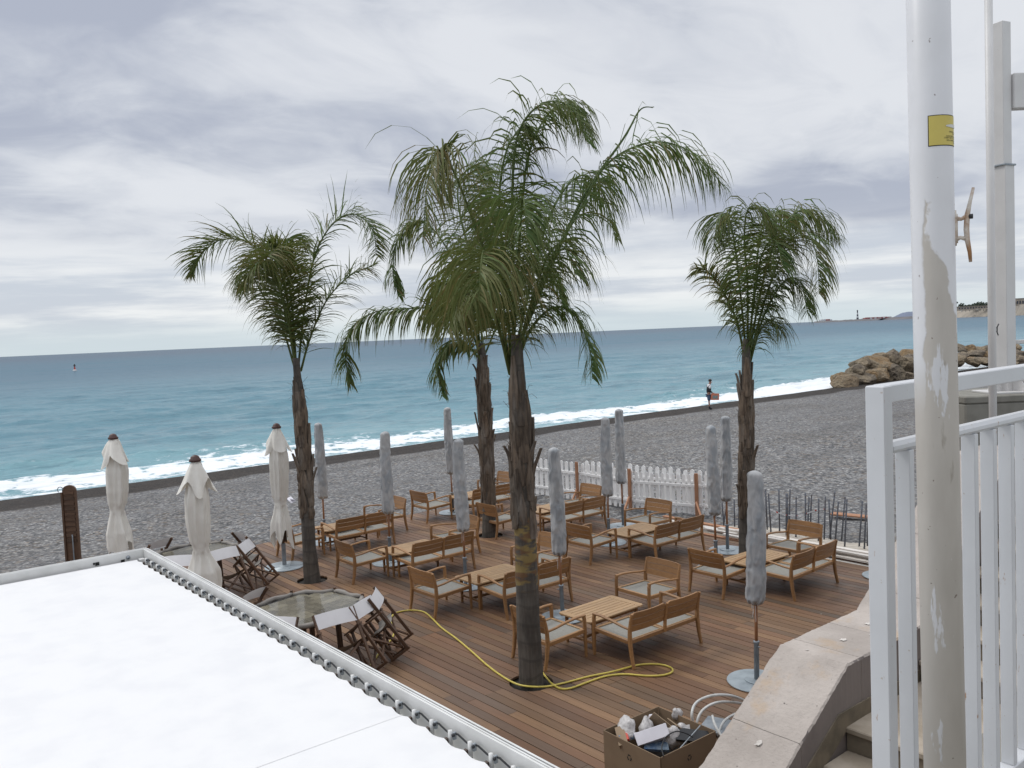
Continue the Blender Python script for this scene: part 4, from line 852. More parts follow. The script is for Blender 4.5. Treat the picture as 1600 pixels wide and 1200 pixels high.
# ------------------------------------------------------------------ closed umbrellas in grey covers
def make_covered(seed, H=2.54, fat=1.0):
    r = random.Random(seed); root = thing('closed_umbrella', 'x', 'closed umbrella', (0, 0, 0), 0, 'closed umbrellas in grey covers')
    mb = MB(); mb.lathe([(.345, 0), (.35, .008), (.345, .016), (.14, .019), (.14, .030), (.13, .034)], 40); mb.smooth = True; mb.build('base_plate', M['galvdisc'], root)
    mb = MB(); mb.smooth = True; mb.lathe([(.031, .03), (.031, .47), (.038, .475), (.038, .495), (.030, .50)], 16); o = mb.build('base_tube', M['galv'], root)
    mb = MB(); mb.tube([(.03, 0, .44), (.055, 0, .44)], .007, 6); mb.box((.06, 0, .44), (.008, .028, .012)); mb.build('thumb_screw', M['galv'], o)
    mb = MB(); mb.smooth = True; mb.tube([(0, 0, .12), (0, 0, 1.2)], .0195, 12); mb.build('pole', M['polewood'], root)
    z0 = .955; ph = r.uniform(0, 6.28); tw = r.choice((-1, 1)); prof = []; N_ = 110; seam = r.uniform(0, 6.28)
    for i in range(N_):
        q = i/(N_-1); z = z0+(H-z0)*q; rad = (.112+.012*math.sin(q*3.1))*(1-.26*q)*fat
        if q < .03: rad *= .55+.45*(q/.03)**.5
        if q > .965: rad *= max(.25, math.sqrt(max(0, 1-((q-.965)/.035)**2)))
        prof.append((rad, z))
    def fn(i, rr_, z, a):
        q = i/(N_-1); v = Vector((math.cos(a)*1.3, math.sin(a)*1.3, z*3+ph)); amp = .5+.5*mnoise.noise(v*.8+Vector((7, 0, 0)))
        fold = math.sin(a*2+tw*z*9+ph+2.2*mnoise.noise(v)); fold2 = math.sin(a*5-z*17*tw+4*mnoise.noise(v*1.7)); vert = math.cos(a*8+.7*math.sin(z*3))
        rdg = 1-2*abs(math.sin(a*1.5+tw*z*6.5+ph+2.0*mnoise.noise(v*1.5))); rdg2 = 1-2*abs(math.sin(a*2.5-tw*z*10+2.6*mnoise.noise(v*2.1+Vector((3, 1, 0))))); k = 1+.05*fold*amp+.075*rdg*amp+.045*rdg2+.03*vert
        da = (a-seam+math.pi) % (2*math.pi)-math.pi; k += .16*math.exp(-(da/.10)**2)*(1 if q < .45 else .3)
        zz = z+(.018*math.sin(a*8) if q < .02 else 0)
        top = max(0, q-.9)*1.0
        return rr_*k, zz, .012*math.sin(z*2.2+ph)+top*.12*math.cos(ph), .012*math.cos(z*1.7+ph)+top*.12*math.sin(ph)
    mb = MB(); mb.smooth = True; mb.lathe(prof, 64, fn=fn); cov = mb.build('cover', M['cover'], root)
    mb = MB()
    for k in range(3):
        a = r.uniform(0, 6.28); x, y = .035*math.cos(a), .035*math.sin(a); mb.tube([(x*1.2, y*1.2, .97), (x*1.5, y*1.5, .90), (x, y, .84+.04*k), (x*1.2, y*1.1, .74+.05*k)], .0022, 4)
    mb.build('drawstring', M['canvas'], root); return root
UMB = [(-5.97, 8.48, 'nearest grey-covered umbrella, rising beside the stone parapet'), (-9.35, 8.47, 'grey-covered umbrella just right of the thick ringed trunk'), (-11.76, 8.45, 'grey-covered umbrella just left of the farthest palm trunk'),
       (-14.10, 8.38, 'grey-covered umbrella midway between the leftmost and farthest palms'), (-16.62, 8.30, 'grey-covered umbrella close behind the leftmost palm trunk'), (-16.95, 11.9, 'grey-covered umbrella standing highest against the surf, left of the farthest palm'),
       (-12.0, 12.2, 'left one of two grey-covered umbrellas before the picket fence'), (-12.75, 13.42, 'right one of two grey-covered umbrellas before the picket fence'), (-9.30, 12.12, 'left one of two grey-covered umbrellas beside the rightmost palm'),
       (-9.88, 13.22, 'middle grey-covered umbrella touching the rightmost palm trunk'), (-6.97, 13.52, 'grey-covered umbrella mostly hidden behind the white railing post')]
for i, (u, w, lab) in enumerate(UMB):
    o = make_covered(50+i, 2.54+random.uniform(-.02, .03), 1.0); o.location = (u, w, 0); o.rotation_euler = (R(random.uniform(-1, 1)), R(random.uniform(-1, 1)), random.uniform(0, 6)); o['label'] = lab

# ------------------------------------------------------------------ cream umbrellas, furled
def make_cream(seed, H, label, loc, flap=0.0, tie=.36, fat=1.0, yaw=0, skirt=1.0):
    r = random.Random(seed); root = thing('furled_umbrella', label, 'furled umbrella', loc, yaw, 'furled cream umbrellas'); ph = r.uniform(0, 6)
    mb = MB(); mb.smooth = True; mb.lathe([(.37, 0), (.375, .012), (.37, .022), (.12, .026), (.12, .04), (.11, .045)], 40); mb.build('base_plate', M['galvdisc'], root)
    mb = MB(); mb.bar((0, 0, .04), (0, 0, .46), .065, .065, (1, 0, 0), .3); mb.build('base_tube', M['galv'], root)
    mb = MB(); mb.tube([(0, 0, .35), (0, 0, H-.05)], .027, 12); mb.build('pole', M['darkwood'], root)
    for k in range(5):
        a = k*1.26+ph; mb = MB(); mb.bar((.06*math.cos(a), .06*math.sin(a), .48), (.035*math.cos(a), .035*math.sin(a), 1.6), .022, .03, (0, 1, 0)); mb.build('rib', M['darkwood'], root)
    zt = .52+(H-.5)*tie; N_ = 80; prof = []
    for i in range(N_):
        q = i/(N_-1); z = .52+(H-.09-.52)*q
        keys = [(0, .15*skirt), (tie*.5, .14*skirt), (tie*.85, .105), (tie, .098), (tie+.05, .125), (.55, .150), (.72, .155), (.86, .115), (.97, .07), (1, .05)]
        rad = float(np.interp(q, [k_[0] for k_ in keys], [k_[1] for k_ in keys]))*fat; prof.append((rad, z))
    def fn(i, rr_, z, a):
        q = i/(N_-1); v = Vector((math.cos(a), math.sin(a), z*1.6+ph)); amp = 1.0 if q < tie*.9 else (.25 if abs(q-tie) < .03 else .7)
        k = 1+amp*(.17*(1-2*abs(math.sin(a*2.5+ph+.5*mnoise.noise(v))))+.10*(1-2*abs(math.sin(a*5+ph+.8*mnoise.noise(v*1.2))))+.10*mnoise.noise(v*.9))
        zz = z
        if i < 14: zz = z+(1-i/14)*(.16*math.sin(a*4+ph)+.07*math.sin(a*2+1))+(1-i/14)*.05
        return rr_*k, zz, .02*math.sin(z*3+ph), .02*math.cos(z*2.4+ph)
    mb = MB(); mb.smooth = True; mb.lathe(prof, 64, fn=fn, cap=(False, True)); mb.build('canopy', M['offwhite'], root)
    mb = MB(); mb.smooth = True
    mb.lathe([(.082*fat, .52+(H-.61)*tie-.012), (.090*fat, .52+(H-.61)*tie), (.082*fat, .52+(H-.61)*tie+.012)], 24, (.02*math.sin((.52+(H-.61)*tie)*3+ph), .02*math.cos((.52+(H-.61)*tie)*2.4+ph), 0), cap=(False, False)); mb.build('tie_strap', M['offwhite'], root)
    # loose upper flap of the canopy: pointed skirt hanging from the crown
    mb = MB(); mb.smooth = True; P_ = []; n_ = 14
    for i in range(n_):
        q = i/(n_-1); P_.append((.055+.150*q**.8*fat, H-.10-.50*q))
    def fn2(i, rr_, z, a):
        q = i/(n_-1); c_ = math.cos(a*2+ph)*.5+math.cos(a*4+ph)*.5; k = 1+q*(.30*c_+.12*math.sin(a*7+ph)); zz = z+q*(.20*(1-abs(math.cos(a*2+ph*.5)))-.05*math.sin(a*3)); return rr_*k, zz+q*.02, 0, 0
    mb.lathe(P_, 64, fn=fn2, cap=(False, False)); mb.build('upper_flap', M['offwhite'], root)
    mb = MB(); mb.smooth = True; mb.lathe([(.075, H-.10), (.088, H-.095), (.088, H-.07), (.068, H-.055), (.062, H-.03), (.035, H-.008), (.01, H)], 24); mb.build('finial', M['finial'], root); return root
make_cream(1, 2.77, 'furled cream umbrella standing left, between the brown slatted post and the chair stack', (-16.61, 4.22, -.0), tie=.40, fat=1.22, yaw=.4, skirt=1.22)
make_cream(2, 2.66, 'furled cream umbrella rising in front of the leaning director chairs', (-12.9, 4.40, 0), tie=.36, fat=1.12, yaw=1.3, skirt=1.4)
make_cream(5, 2.77, 'furled cream umbrella with visible round grey base left of the leftmost palm', (-15.38, 6.81, 0), tie=.34, fat=1.1, yaw=2.2, skirt=1.15)

# brown slatted post at far left
bp = thing('shower_post', 'upright dark brown slotted board with rounded top and thin metal pipe', 'shower post', (float(at(117, 898, -.12)[0]), float(at(117, 898, -.12)[1]), -.13), 0)
cx = Matrix.Rotation(-HEAD, 3, 'Z')
def loc_poly(mb, poly, d0, d1):
    n = len(poly); vs = []
    for d in (d0, d1):
        for (x, z) in poly: v = cx@Vector((x, d, z)); vs.append(v)
    mb.add(vs, [tuple(range(n-1, -1, -1)), tuple(range(n, 2*n))]+[(i, (i+1) % n, n+(i+1) % n, n+i) for i in range(n)])
mb = MB(); hw = .135; top = [(hw*math.cos(a), 1.69+hw*math.sin(a)*.8) for a in np.linspace(0, math.pi, 11)]; loc_poly(mb, [(-hw, 0), (hw, 0)]+top, 0, .045); mb.build('back_board', M['darkwood'], bp)
for i in range(10):
    mb = MB(); z = 1.62-i*.105; loc_poly(mb, [(-.10, z), (.10, z), (.10, z+.055), (-.10, z+.055)], -.022, -.002); mb.build('slat', M['darkwood'], bp)
for s in (-1, 1): mb = MB(); loc_poly(mb, [(s*hw-.018, .02), (s*hw+.018, .02), (s*hw+.018, 1.66), (s*hw-.018, 1.66)], -.03, .0); mb.build('side_rail', M['darkwood'], bp)
mb = MB(); mb.tube([cx@Vector(p) for p in ((.03, -.04, 0), (.03, -.04, .78), (.02, -.03, .82))], .012, 8); mb.build('water_pipe', M['galv'], bp)
mb = MB(); mb.tube([cx@Vector((-.13+.055*math.cos(a)-.02, -.03, 1.72+.055*math.sin(a))) for a in np.linspace(0, math.pi*1.3, 12)], .009, 8); mb.build('shower_spout', M['galv'], bp)

# ------------------------------------------------------------------ director chairs leaning on two octagonal tables
def make_director():
    root = thing('director_chair', 'x', 'director chair', (0, 0, 0), 0, 'folding director chairs with white canvas')
    for x in (-.27, .27):
        mb = MB(); mb.bar((x, -.25, .02), (x, -.25, .86), .032, .042, (1, 0, 0)); mb.build('back_post', M['darkwood'], root)
        mb = MB(); mb.bar((x, .0, .02), (x, .0, .60), .030, .040, (1, 0, 0)); mb.build('front_post', M['darkwood'], root)
        mb = MB(); mb.bar((x, -.28, .615), (x, .03, .615), .05, .022, (1, 0, 0)); mb.build('armrest', M['darkwood'], root)
        mb = MB(); mb.bar((x, -.28, .02), (x, .03, .02), .026, .034, (1, 0, 0)); mb.build('runner', M['darkwood'], root)
        mb = MB(); mb.bar((x*.97, -.24, .42), (x*.97, .0, .42), .022, .03, (1, 0, 0)); mb.build('seat_rail', M['darkwood'], root)
    for y in (-.20, -.04):
        for s in (-1, 1): mb = MB(); mb.bar((-.26*s, y+s*.012, .05), (.26*s, y+s*.012, .42), .02, .03, (0, 1, 0)); mb.build('cross_leg', M['darkwood'], root)
    def sheet(name, p00, p10, p01, p11, sag, mat, th=.004, K=8):
        mb = MB(); mb.smooth = True; p00, p10, p01, p11 = map(Vector, (p00, p10, p01, p11)); nrm = (p10-p00).cross(p01-p00).normalized(); vs = []
        for a in range(K+1):
            for b_ in range(3): u_, v_ = a/K, b_/2; p = p00.lerp(p10, u_).lerp(p01.lerp(p11, u_), v_)+nrm*sag*math.sin(math.pi*u_); vs.append(p)
        mb.add(vs, [(a*3+b_, a*3+3+b_, a*3+4+b_, a*3+1+b_) for a in range(K) for b_ in range(2)]); return mb.build(name, mat, root)
    sheet('canvas_back', (-.285, -.268, .66), (.285, -.268, .66), (-.285, -.268, .855), (.285, -.268, .855), .03, M['canvas'])
    sheet('canvas_seat', (-.26, -.22, .435), (.26, -.22, .435), (-.26, .0, .435), (.26, .0, .435), -.05, M['greycanvas'])
    return root
dir0 = make_director(); KIDS[dir0.name] = (dir0, [(c, []) for c in kids(dir0)])
def octagon_table(c, rad, label, detail=True):
    root = thing('octagonal_table', label, 'table', (c[0], c[1], 0), R(12)); z = .70
    pts = [(rad*math.cos(R(22.5+45*k)), rad*math.sin(R(22.5+45*k))) for k in range(8)]
    mb = MB(); mb.prism([(x*.985, y*.985) for x, y in pts], 2, z-.05, z-.022); mb.build('table_board', M['under'], root)
    import itertools
    n = 11; sw = 2*rad*.96/n; rr_ = random.Random(3)
    def inside(x, y): return all(x*math.cos(R(45*k))+y*math.sin(R(45*k)) < rad*.94*math.cos(R(22.5)) for k in range(8))
    for i in range(n):
        x0 = -rad*.96+sw*i; xm = x0+sw/2; ymax = 0
        for q in range(200):
            if inside(xm, q*rad/200): ymax = q*rad/200
        y = -ymax
        while y < ymax-.04:
            ln = min(rr_.choice((.22, .3, .38)), ymax-y); mb = MB(); mb.box((xm, y+ln/2, z-.016), (sw-.004, ln-.003, .012)); mb.build('board', M['oldboards'], root); y += ln
    mb = MB(); mb.prism([(x*.97, y*.97) for x, y in pts], 2, z-.006, z); mb.build('glass_top', M['glass'], root)
    for k in range(8):
        a, b_ = pts[k], pts[(k+1) % 8]; mb = MB(); mb.smooth = True; P = []
        for j in range(7): q = j/6; P.append((a[0]*(1-q)+b_[0]*q, a[1]*(1-q)+b_[1]*q, z-.005+.014*math.sin(q*9+k)))
        mb.tube(P, [.026, .034, .038, .033, .037, .034, .026], 8); mb.build('rolled_canvas_edge', M['greycanvas'], root)
        mb = MB(); mb.tube([(a[0]*1.01, a[1]*1.01, z-.04), (a[0]*1.01, a[1]*1.01, z+.045)], .022, 8); mb.build('corner_peg', M['darkwood'], root)
    for k in range(4):
        a = R(45+90*k); mb = MB(); mb.bar((rad*.55*math.cos(a), rad*.55*math.sin(a), 0), (rad*.5*math.cos(a), rad*.5*math.sin(a), z-.05), .06, .06, (1, 0, 0)); mb.build('leg', M['darkwood'], root)
    return root
T1 = (-10.62, 4.98); T2 = (-15.0, 5.05)
octagon_table(T1, .78, 'octagonal glass-topped table edged with rolled grey canvas, beside the yellow hose'); octagon_table(T2, .72, 'octagonal table half hidden behind the furled umbrella and stacked chairs')
def lean(tc, rad, ang, tilt, label, first=[True], extra=0.0, zoff=0.0, roll=0):
    """tip the chair forwards so that its canvas back lies over the table rim"""
    o = dir0 if first[0] else copy_tree(dir0); first[0] = False
    a = R(ang); d = Vector((math.cos(a), math.sin(a), 0)); yaw = math.atan2(-d.y, -d.x)-math.pi/2
    m = Matrix.Translation((tc[0]+d.x*(rad+extra*.5+.30), tc[1]+d.y*(rad+extra*.5+.30), zoff))@Matrix.Rotation(yaw, 4, 'Z')@Matrix.Rotation(R(-tilt*.80), 4, 'X')@Matrix.Translation((0, -.02, 0))@Matrix.Rotation(R(roll), 4, 'Y')
    o.matrix_world = m; o['label'] = label; return o
# angle measured from +x (deck plank direction, towards the parapet), about the table centre
lean(T1, .78, -2, 47, 'director chair tipped on the octagonal table, its canvas back facing up, right side', extra=.10)
lean(T1, .78, 30, 47, 'director chair tipped at the table, nearest the hose, feet sticking out right', extra=.10)
lean(T1, .78, 52, 44, 'director chair tipped at the far right rim of the octagonal table', extra=.14)
lean(T1, .78, -50, 42, 'director chair with wide white back in front of the octagonal table', extra=.06)
lean(T1, .78, -105, 42, 'director chair half hidden by the awning frame, left of the octagonal table', extra=.05)
lean(T1, .78, -150, 45, 'director chair showing only a white triangle left of the octagonal table', extra=.05)
lean(T2, .72, 10, 45, 'director chair with long white back right of the furled umbrella', extra=.12)
lean(T2, .72, 48, 46, 'director chair with grey underside tipped behind the furled umbrella', extra=.18)
lean(T2, .72, -35, 44, 'director chair leaning low against the furled umbrella, crossed brown legs outward', extra=.25)
lean(T2, .72, -100, 43, 'director chair with white back just left of the furled umbrella', extra=.08)
lean(T2, .72, -150, 45, 'leftmost director chair, white back tilted towards the sea', extra=.10)
lean(T2, .72, 95, 45, 'director chair behind the furled umbrella, grey canvas against the pebbles', extra=.1)

# ------------------------------------------------------------------ retractable roof (pergola)
KP = 1.3
def sc(z): return z
ZT = EYE-1.54*KP; WB = 1.93*KP; UC = -6.94*KP; UE = -1.35
pg = thing('awning_roof', 'large white retractable fabric roof filling the lower left corner', 'awning')
ZF = ZT-.075
def perg_beam(name, a, b, inn, parent):
    mb = MB(); a, b, inn = Vector(a), Vector(b), Vector(inn); mb.bar(a, b, .012, .16, tuple(inn), .05); ob = mb.build(name, M['pergwhite'], parent); 
    mb = MB(); o_ = -inn*.013; mb.bar(a+o_+Vector((0, 0, .0)), b+o_+Vector((0, 0, .0)), .010, .168, tuple(inn), .05); mb.build('outer_beam', M['pergwhite'], ob)
    mb = MB(); o_ = -inn*.022; mb.bar(a+o_+Vector((0, 0, .074)), b+o_+Vector((0, 0, .074)), .006, .012, tuple(inn), .05); mb.build('edge_seal', M['black'], ob)
    mb = MB(); o_ = -inn*.032; mb.bar(a+o_+Vector((0, 0, .0)), b+o_+Vector((0, 0, .0)), .012, .17, tuple(inn), .05); mb.build('outer_lip', M['pergwhite'], ob)
    mb = MB(); o_ = inn*.09; mb.bar(a+o_+Vector((0, 0, -.082)), b+o_+Vector((0, 0, -.082)), .17, .012, tuple(inn), .05); mb.build('gutter', M['pergwhite'], ob)
    return ob
perg_beam('side_beam', (UC, WB, ZT-.08), (UE, WB, ZT-.08), (0, -1, 0), pg)
perg_beam('front_beam', (UC-.01, WB+.035, ZT-.08), (UC-.01, -4.5, ZT-.08), (1, 0, 0), pg)
# marks on the front beam
for (px, py, s, mt) in ((192, 877, .016, 'ink'), (200, 871, .020, 'galv'), (152, 881, .016, 'ink')):
    d = ray(px, py); t_ = (UC-.004+.002)/d[0]; p = EYEV+d*t_; mb = MB()
    if mt == 'galv': mb.smooth = True; mb.tube([(UC-.003, p[1], p[2]), (UC+.006, p[1], p[2])], s, 16); mb.build('beam_badge', M['galv'], pg)
    else: mb.box((UC-.001, p[1], p[2]), (.006, s*2.2, s*2)); mb.box((UC+.003, p[1], p[2]), (.004, s*.7, s*.6)) if px > 160 else mb.box((UC-.001, p[1]-.03, p[2]+.006), (.006, .016, .02)); mb.build('beam_badge', M['ink'], pg)
cars = []; u = UC+.20
st = .133*KP
while u < UE: cars.append(u); u += st
WCAR = WB-.042; ZC = ZT-.088
mb = MB(); pts = []
for k, u in enumerate(cars):
    pts.append((u-st*.28, WB-.028, ZC+.012)); pts.append((u+st*.28, WB-.028, ZC+.030))
mb.tube(pts, .0055, 5); mb.build('drive_belt', M['black'], pg)
first = None
for k, u in enumerate(cars):
    if first is None:
        c0 = MB(); c0.smooth = True; c0.tube([(0, .0, -.048), (0, .0, .040)], .0125, 8); car = c0.build('carrier_pin', M['pergwhite'], pg); car.location = (u, WCAR, ZC)
        c1 = MB(); c1.box((.026, .008, .018), (.014, .020, .040), ch=.002); a1 = c1.build('bracket', M['galv'], car)
        c2 = MB(); c2.smooth = True; c2.tube([(-.012, -.01, -.016), (-.022, -.115, -.018)], .0085, 8); c2.smooth = False; c2.box((-.014, -.018, -.012), (.022, .016, .026), ch=.002); a2 = c2.build('rod', M['brownrod'], car)
        c3 = MB(); c3.smooth = True; c3.tube([(.033, .0, .026), (.033, -.010, .026)], .009, 8); c3.build('bolt', M['black'], car)
        first = [car]+kids(car)
    else:
        c = first[0].copy(); COL.objects.link(c); c.parent = pg; c.location = (u, WCAR, ZC)
        for q in first[1:]: d = q.copy(); COL.objects.link(d); d.parent = c
# fabric: edge scalloped between carriers, seams across
fe = float(at(665, 1135, ZF)[1]); print('fabric edge', fe, 'beam', WB)
us_f = np.arange(UC+.05, UE+.01, st/6); ws_f = [fe, fe-.02, fe-.10]+list(np.arange(fe-.4, -5, -.5))
vs = []; n2 = len(ws_f)
for i, u in enumerate(us_f):
    q = ((u-cars[0])/st) % 1; pan = ((u-UC)/2.08) % 1
    for j, w in enumerate(ws_f):
        sag = -.010*math.sin(math.pi*q)*math.exp(-j*.8); e = (.016*math.sin(math.pi*q) if j == 0 else 0); fl = .02*math.exp(-((pan-.5)/.02)**2)*0
        vs.append((u, w-e, ZF+sag*(1 if j else .6)+.006*math.sin(u*1.1+w*.6)))
mb = MB(); mb.smooth = True; mb.add(vs, [(i*n2+j, (i+1)*n2+j, (i+1)*n2+j+1, i*n2+j+1) for i in range(len(us_f)-1) for j in range(n2-1)]); mb.build('roof_fabric', M['fabric'], pg)
for us_ in (-4.03,):
    mb = MB(); vs = []
    for j, w in enumerate(ws_f): 
        if j == 0: w -= .01
        vs += [(us_-.002, w, ZF+.0015+.006*math.sin(us_*1.1+w*.6)), (us_+.002, w, ZF+.0022+.006*math.sin(us_*1.1+w*.6))]
    mb.add(vs, [(2*j, 2*j+1, 2*j+3, 2*j+2) for j in range(n2-1)]); mb.build('fabric_seam', M['fabric'], pg)
for (u, w) in ((UC+.06, WB-.0), (UC+.06, -3.2), (UE-.2, WB)):
    mb = MB(); mb.box((u-.02, w-.04, (ZT-.18)/2), (.11, .11, ZT-.18), ch=.006); mb.build('post', M['pergwhite'], pg)
mb = MB(); mb.box((UC+.06, WB-.045, ZT-.10), (.06, .05, .05), ch=.004); mb.build('corner_bracket', M['pergwhite'], pg)

# ------------------------------------------------------------------ picket fence
def fence_panel(label, a, b, n, hgt, style=0, back=False, posts=()):
    a = np.array(a[:2], float); b = np.array(b[:2], float); L_ = float(np.linalg.norm(b-a)); rz = math.atan2(b[1]-a[1], b[0]-a[0]); root = thing('picket_fence', label, 'fence', (float(a[0]), float(a[1]), -.15), rz, 'white picket fence panels')
    step_ = L_/n; pw = step_*.55
    for i in range(n):
        x = step_*(i+.5); h = hgt+random.uniform(-.012, .012); hw_ = pw/2; tp = [(x+hw_*math.cos(q), h-hw_+hw_*math.sin(q)) for q in np.linspace(0, math.pi, 7)]
        mb = MB(); mb.prism([(x-hw_, .03), (x+hw_, .03)]+tp, 1, -.010, .010); o = mb.build('picket', M['fence'], root); o.rotation_euler = (0, R(random.uniform(-.5, .5)), 0)
    for z in (hgt*.24, hgt*.72):
        mb = MB(); mb.box((L_/2, -.024, z), (L_, .024, .065), ch=.003); mb.build('rail', M['fence'], root)
    for (x, dx, h) in posts:
        mb = MB(); mb.box((x, -.062, h/2), (.085, .045, h), ch=.006); mb.build('post', M['fenceraw'], root)
        mb = MB(); mb.bar((x, -.09, .32), (x+dx, -.42, .02), .045, .06, (1, 0, 0)); mb.build('brace', M['fenceraw'], root)
    return root
A = at(836, 773, -.15); B_ = at(925, 786, -.15); C_ = at(992, 797, -.15); D_ = at(1100, 806, -.15); E_ = at(1128, 810, -.15)
fence_panel('open-gapped white picket panel at the left end of the fence', A, B_, 11, 1.02, posts=((1.62, .1, 1.04),))
fence_panel('white picket panel behind the paired grey umbrellas', B_, C_, 8, 1.0, posts=((1.35, .1, 1.02),))
fence_panel('right-hand white picket panel with rail along the front', C_, D_, 13, .96, posts=((1.62, .25, 1.0),))
off = np.array([.05, .10, 0]); fence_panel('second row of white pickets standing right behind the front one', B_+off*1.0+np.array([-.4, 0, 0]), D_+off+np.array([.3, .02, 0]), 20, 1.06)
fence_panel('short end piece of white fence behind the grey umbrella pair', D_+np.array([.02, -.01, 0]), E_, 3, 1.0)

# timber boards stacked along the deck edge
tb = random.Random(9); bd = [(-13.1, -8.9, 14.35, .02), (-12.6, -8.3, 14.52, .02), (-11.6, -7.6, 14.08, .0), (-11.2, -6.7, 14.22, .05), (-10.9, -6.3, 14.34, .085), (-10.6, -6.4, 14.02, .045), (-10.2, -6.0, 14.12, .09), (-9.4, -5.2, 13.98, .0), (-9.6, -5.5, 14.43, .02), (-12.9, -10.2, 14.9, -.02)]
bd += [(-9.9, -5.9, 14.06, .13), (-10.4, -6.2, 14.26, .125), (-8.9, -5.0, 14.2, .05)]
names = ['lying farthest left against the fence foot', 'crossing behind the fence-side armchair', 'at the deck edge under the paired umbrellas', 'in the middle of the timber pile', 'on top of the pile at its back', 'low on the pile next to the deck', 'topmost of the timber pile', 'running under the railing post at the right', 'at the back of the pile near the stakes', 'short and raw, lying apart on the pebbles', 'on top of the pile along its deck side', 'on top of the pile in its middle', 'sticking out at the right end of the pile']
for k, (x0, x1, y, z) in enumerate(bd):
    mb = MB(); ln = x1-x0; mb.box((0, 0, 0), (ln, tb.uniform(.07, .12), tb.uniform(.03, .05)), ch=.003); o = mb.build('timber_board', M['timber'] if k not in (2, 9) else M['fenceraw']); o.location = ((x0+x1)/2, y, z-.03*(z <= .02)); o.rotation_euler = (0, 0, R(tb.uniform(-1.6, 1.2)))
    tag(o, 'long pale timber board '+names[k], 'board', 'loose boards beside the deck')
# sandy spoil and stakes
def fs_(U, Wd): return -.085+.05*np.exp(-((Wd-14.95)/.45)**2)*np.clip((-6-U)*2+6, 0, 1)+lumps(U, Wd, .8, seed=6)*.018-.12*np.clip(np.abs(Wd-14.95)-.45, 0, 1)*1.5-.10*np.clip(np.abs(U+8.6)-2.2, 0, 1)
sand = grid_mesh(np.arange(-11.8, -4.5, .1), np.arange(14.1, 15.9, .08), fs_, 'sand', M['sand']); kind(sand, 'structure')
stakes = [((5, 90), (40, 600)), ((135, 35), (145, 560)), ((228, 85), (228, 630)), ((240, 90), (250, 650)), ((275, 35), (262, 600)), ((352, 130), (348, 670)), ((467, 80), (472, 640)), ((512, 130), (490, 600)), ((545, 100), (525, 590)), ((633, 150), (630, 710)), ((718, 125), (700, 675)), ((760, 160), (785, 640)), ((835, 65), (770, 620)), ((880, 190), (840, 650)), ((963, 130), (915, 680)), ((985, 155), (955, 775)), ((1180, 180), (1135, 770)), ((1228, 220), (1200, 830)), ((1262, 150), (1240, 730))]
stakes = [((1200+a[0]/8, 760+a[1]/8), (1200+b_[0]/8, 760+b_[1]/8)) for a, b_ in stakes]+[((1147, 780), (1148, 824)), ((1155, 770), (1154, 826)), ((1137, 778), (1130, 820)), ((1196, 765), (1199, 828)), ((1186, 772), (1187, 832)), ((1128, 785), (1131, 815))]
for i, (tp, bt) in enumerate(stakes):
    g = at(bt[0], bt[1], -.08); dep = dep_of(g); t_ = at_depth(tp[0], tp[1], dep+random.uniform(-.06, .06)); v = Vector(t_)-Vector(g)
    mb = MB(); mb.smooth = True; mb.tube([(0, 0, -.06), tuple(v)], .016, 8); mb.smooth = False
    for q in range(14):
        c_ = v*(q+.5)/14; mb.tube([c_-v.normalized()*.004, c_+v.normalized()*.004], .0185, 6)
    o = mb.build('steel_stake', M['rebar']); o.location = tuple(g); tag(o, ('bent steel stake leaning right among the upright ones' if i == 12 else 'rust tinted steel stake with a scrap of red tape at its top' if i == 13 else 'steel stake standing nearest the deck at the right end' if i == 17 else 'thin grey steel stake left of the rightmost palm trunk' if bt[0] < 1160 else 'thin grey steel stake behind the teak armchair by the rightmost palm' if bt[0] < 1240 else 'thin grey steel stake in the sand right of the last armchair'), 'stake', 'steel stakes in the sandy strip')
# barrier tape between stakes
tp_pts = [(1203, 796), (1222, 803), (1240, 806), (1258, 803), (1276, 797), (1292, 795)]; mb = MB(); vs = []; P = catmull([at_depth(x, y, dep_of(at(1240, 840, -.08))) for x, y in tp_pts], 30); mb.mi = []
for p in P: vs += [p+Vector((0, 0, .013)), p-Vector((0, 0, .013))]
for i in range(30): mb.cur = 1 if i % 5 == 3 else 0; mb.add([vs[2*i], vs[2*i+1], vs[2*i+3], vs[2*i+2]], [(0, 1, 2, 3)])
tag(mb.build('barrier_tape', [M['wcloth'], M['redcard']], None, recalc=False), 'sagging red and white barrier tape strung between the steel stakes', 'barrier tape')
for k, (px, py, lab) in enumerate(((1335, 807, 'weathered driftwood plank on pebbles beyond the stakes'), (1100, 640+120/4+100, 'x'))):
    if k: continue
    g = at(px, py, -.1); mb = MB(); mb.box((0, 0, .02), (1.0, .22, .04), ch=.01); o = mb.build('driftwood', M['fenceraw']); o.location = tuple(g); o.rotation_euler = (0, 0, R(12)); tag(o, lab, 'driftwood')
g = at(455, 784, -.14); mb = MB(); mb.box((0, 0, .05), (.24, .14, .02), Euler((.3, .5, .2))); mb.box((.06, .02, .06), (.12, .16, .015), Euler((-.4, .2, .8))); o = mb.build('litter', M['paper']); o.location = tuple(g); tag(o, 'scrap of white paper on the pebbles right of a cream umbrella', 'litter')

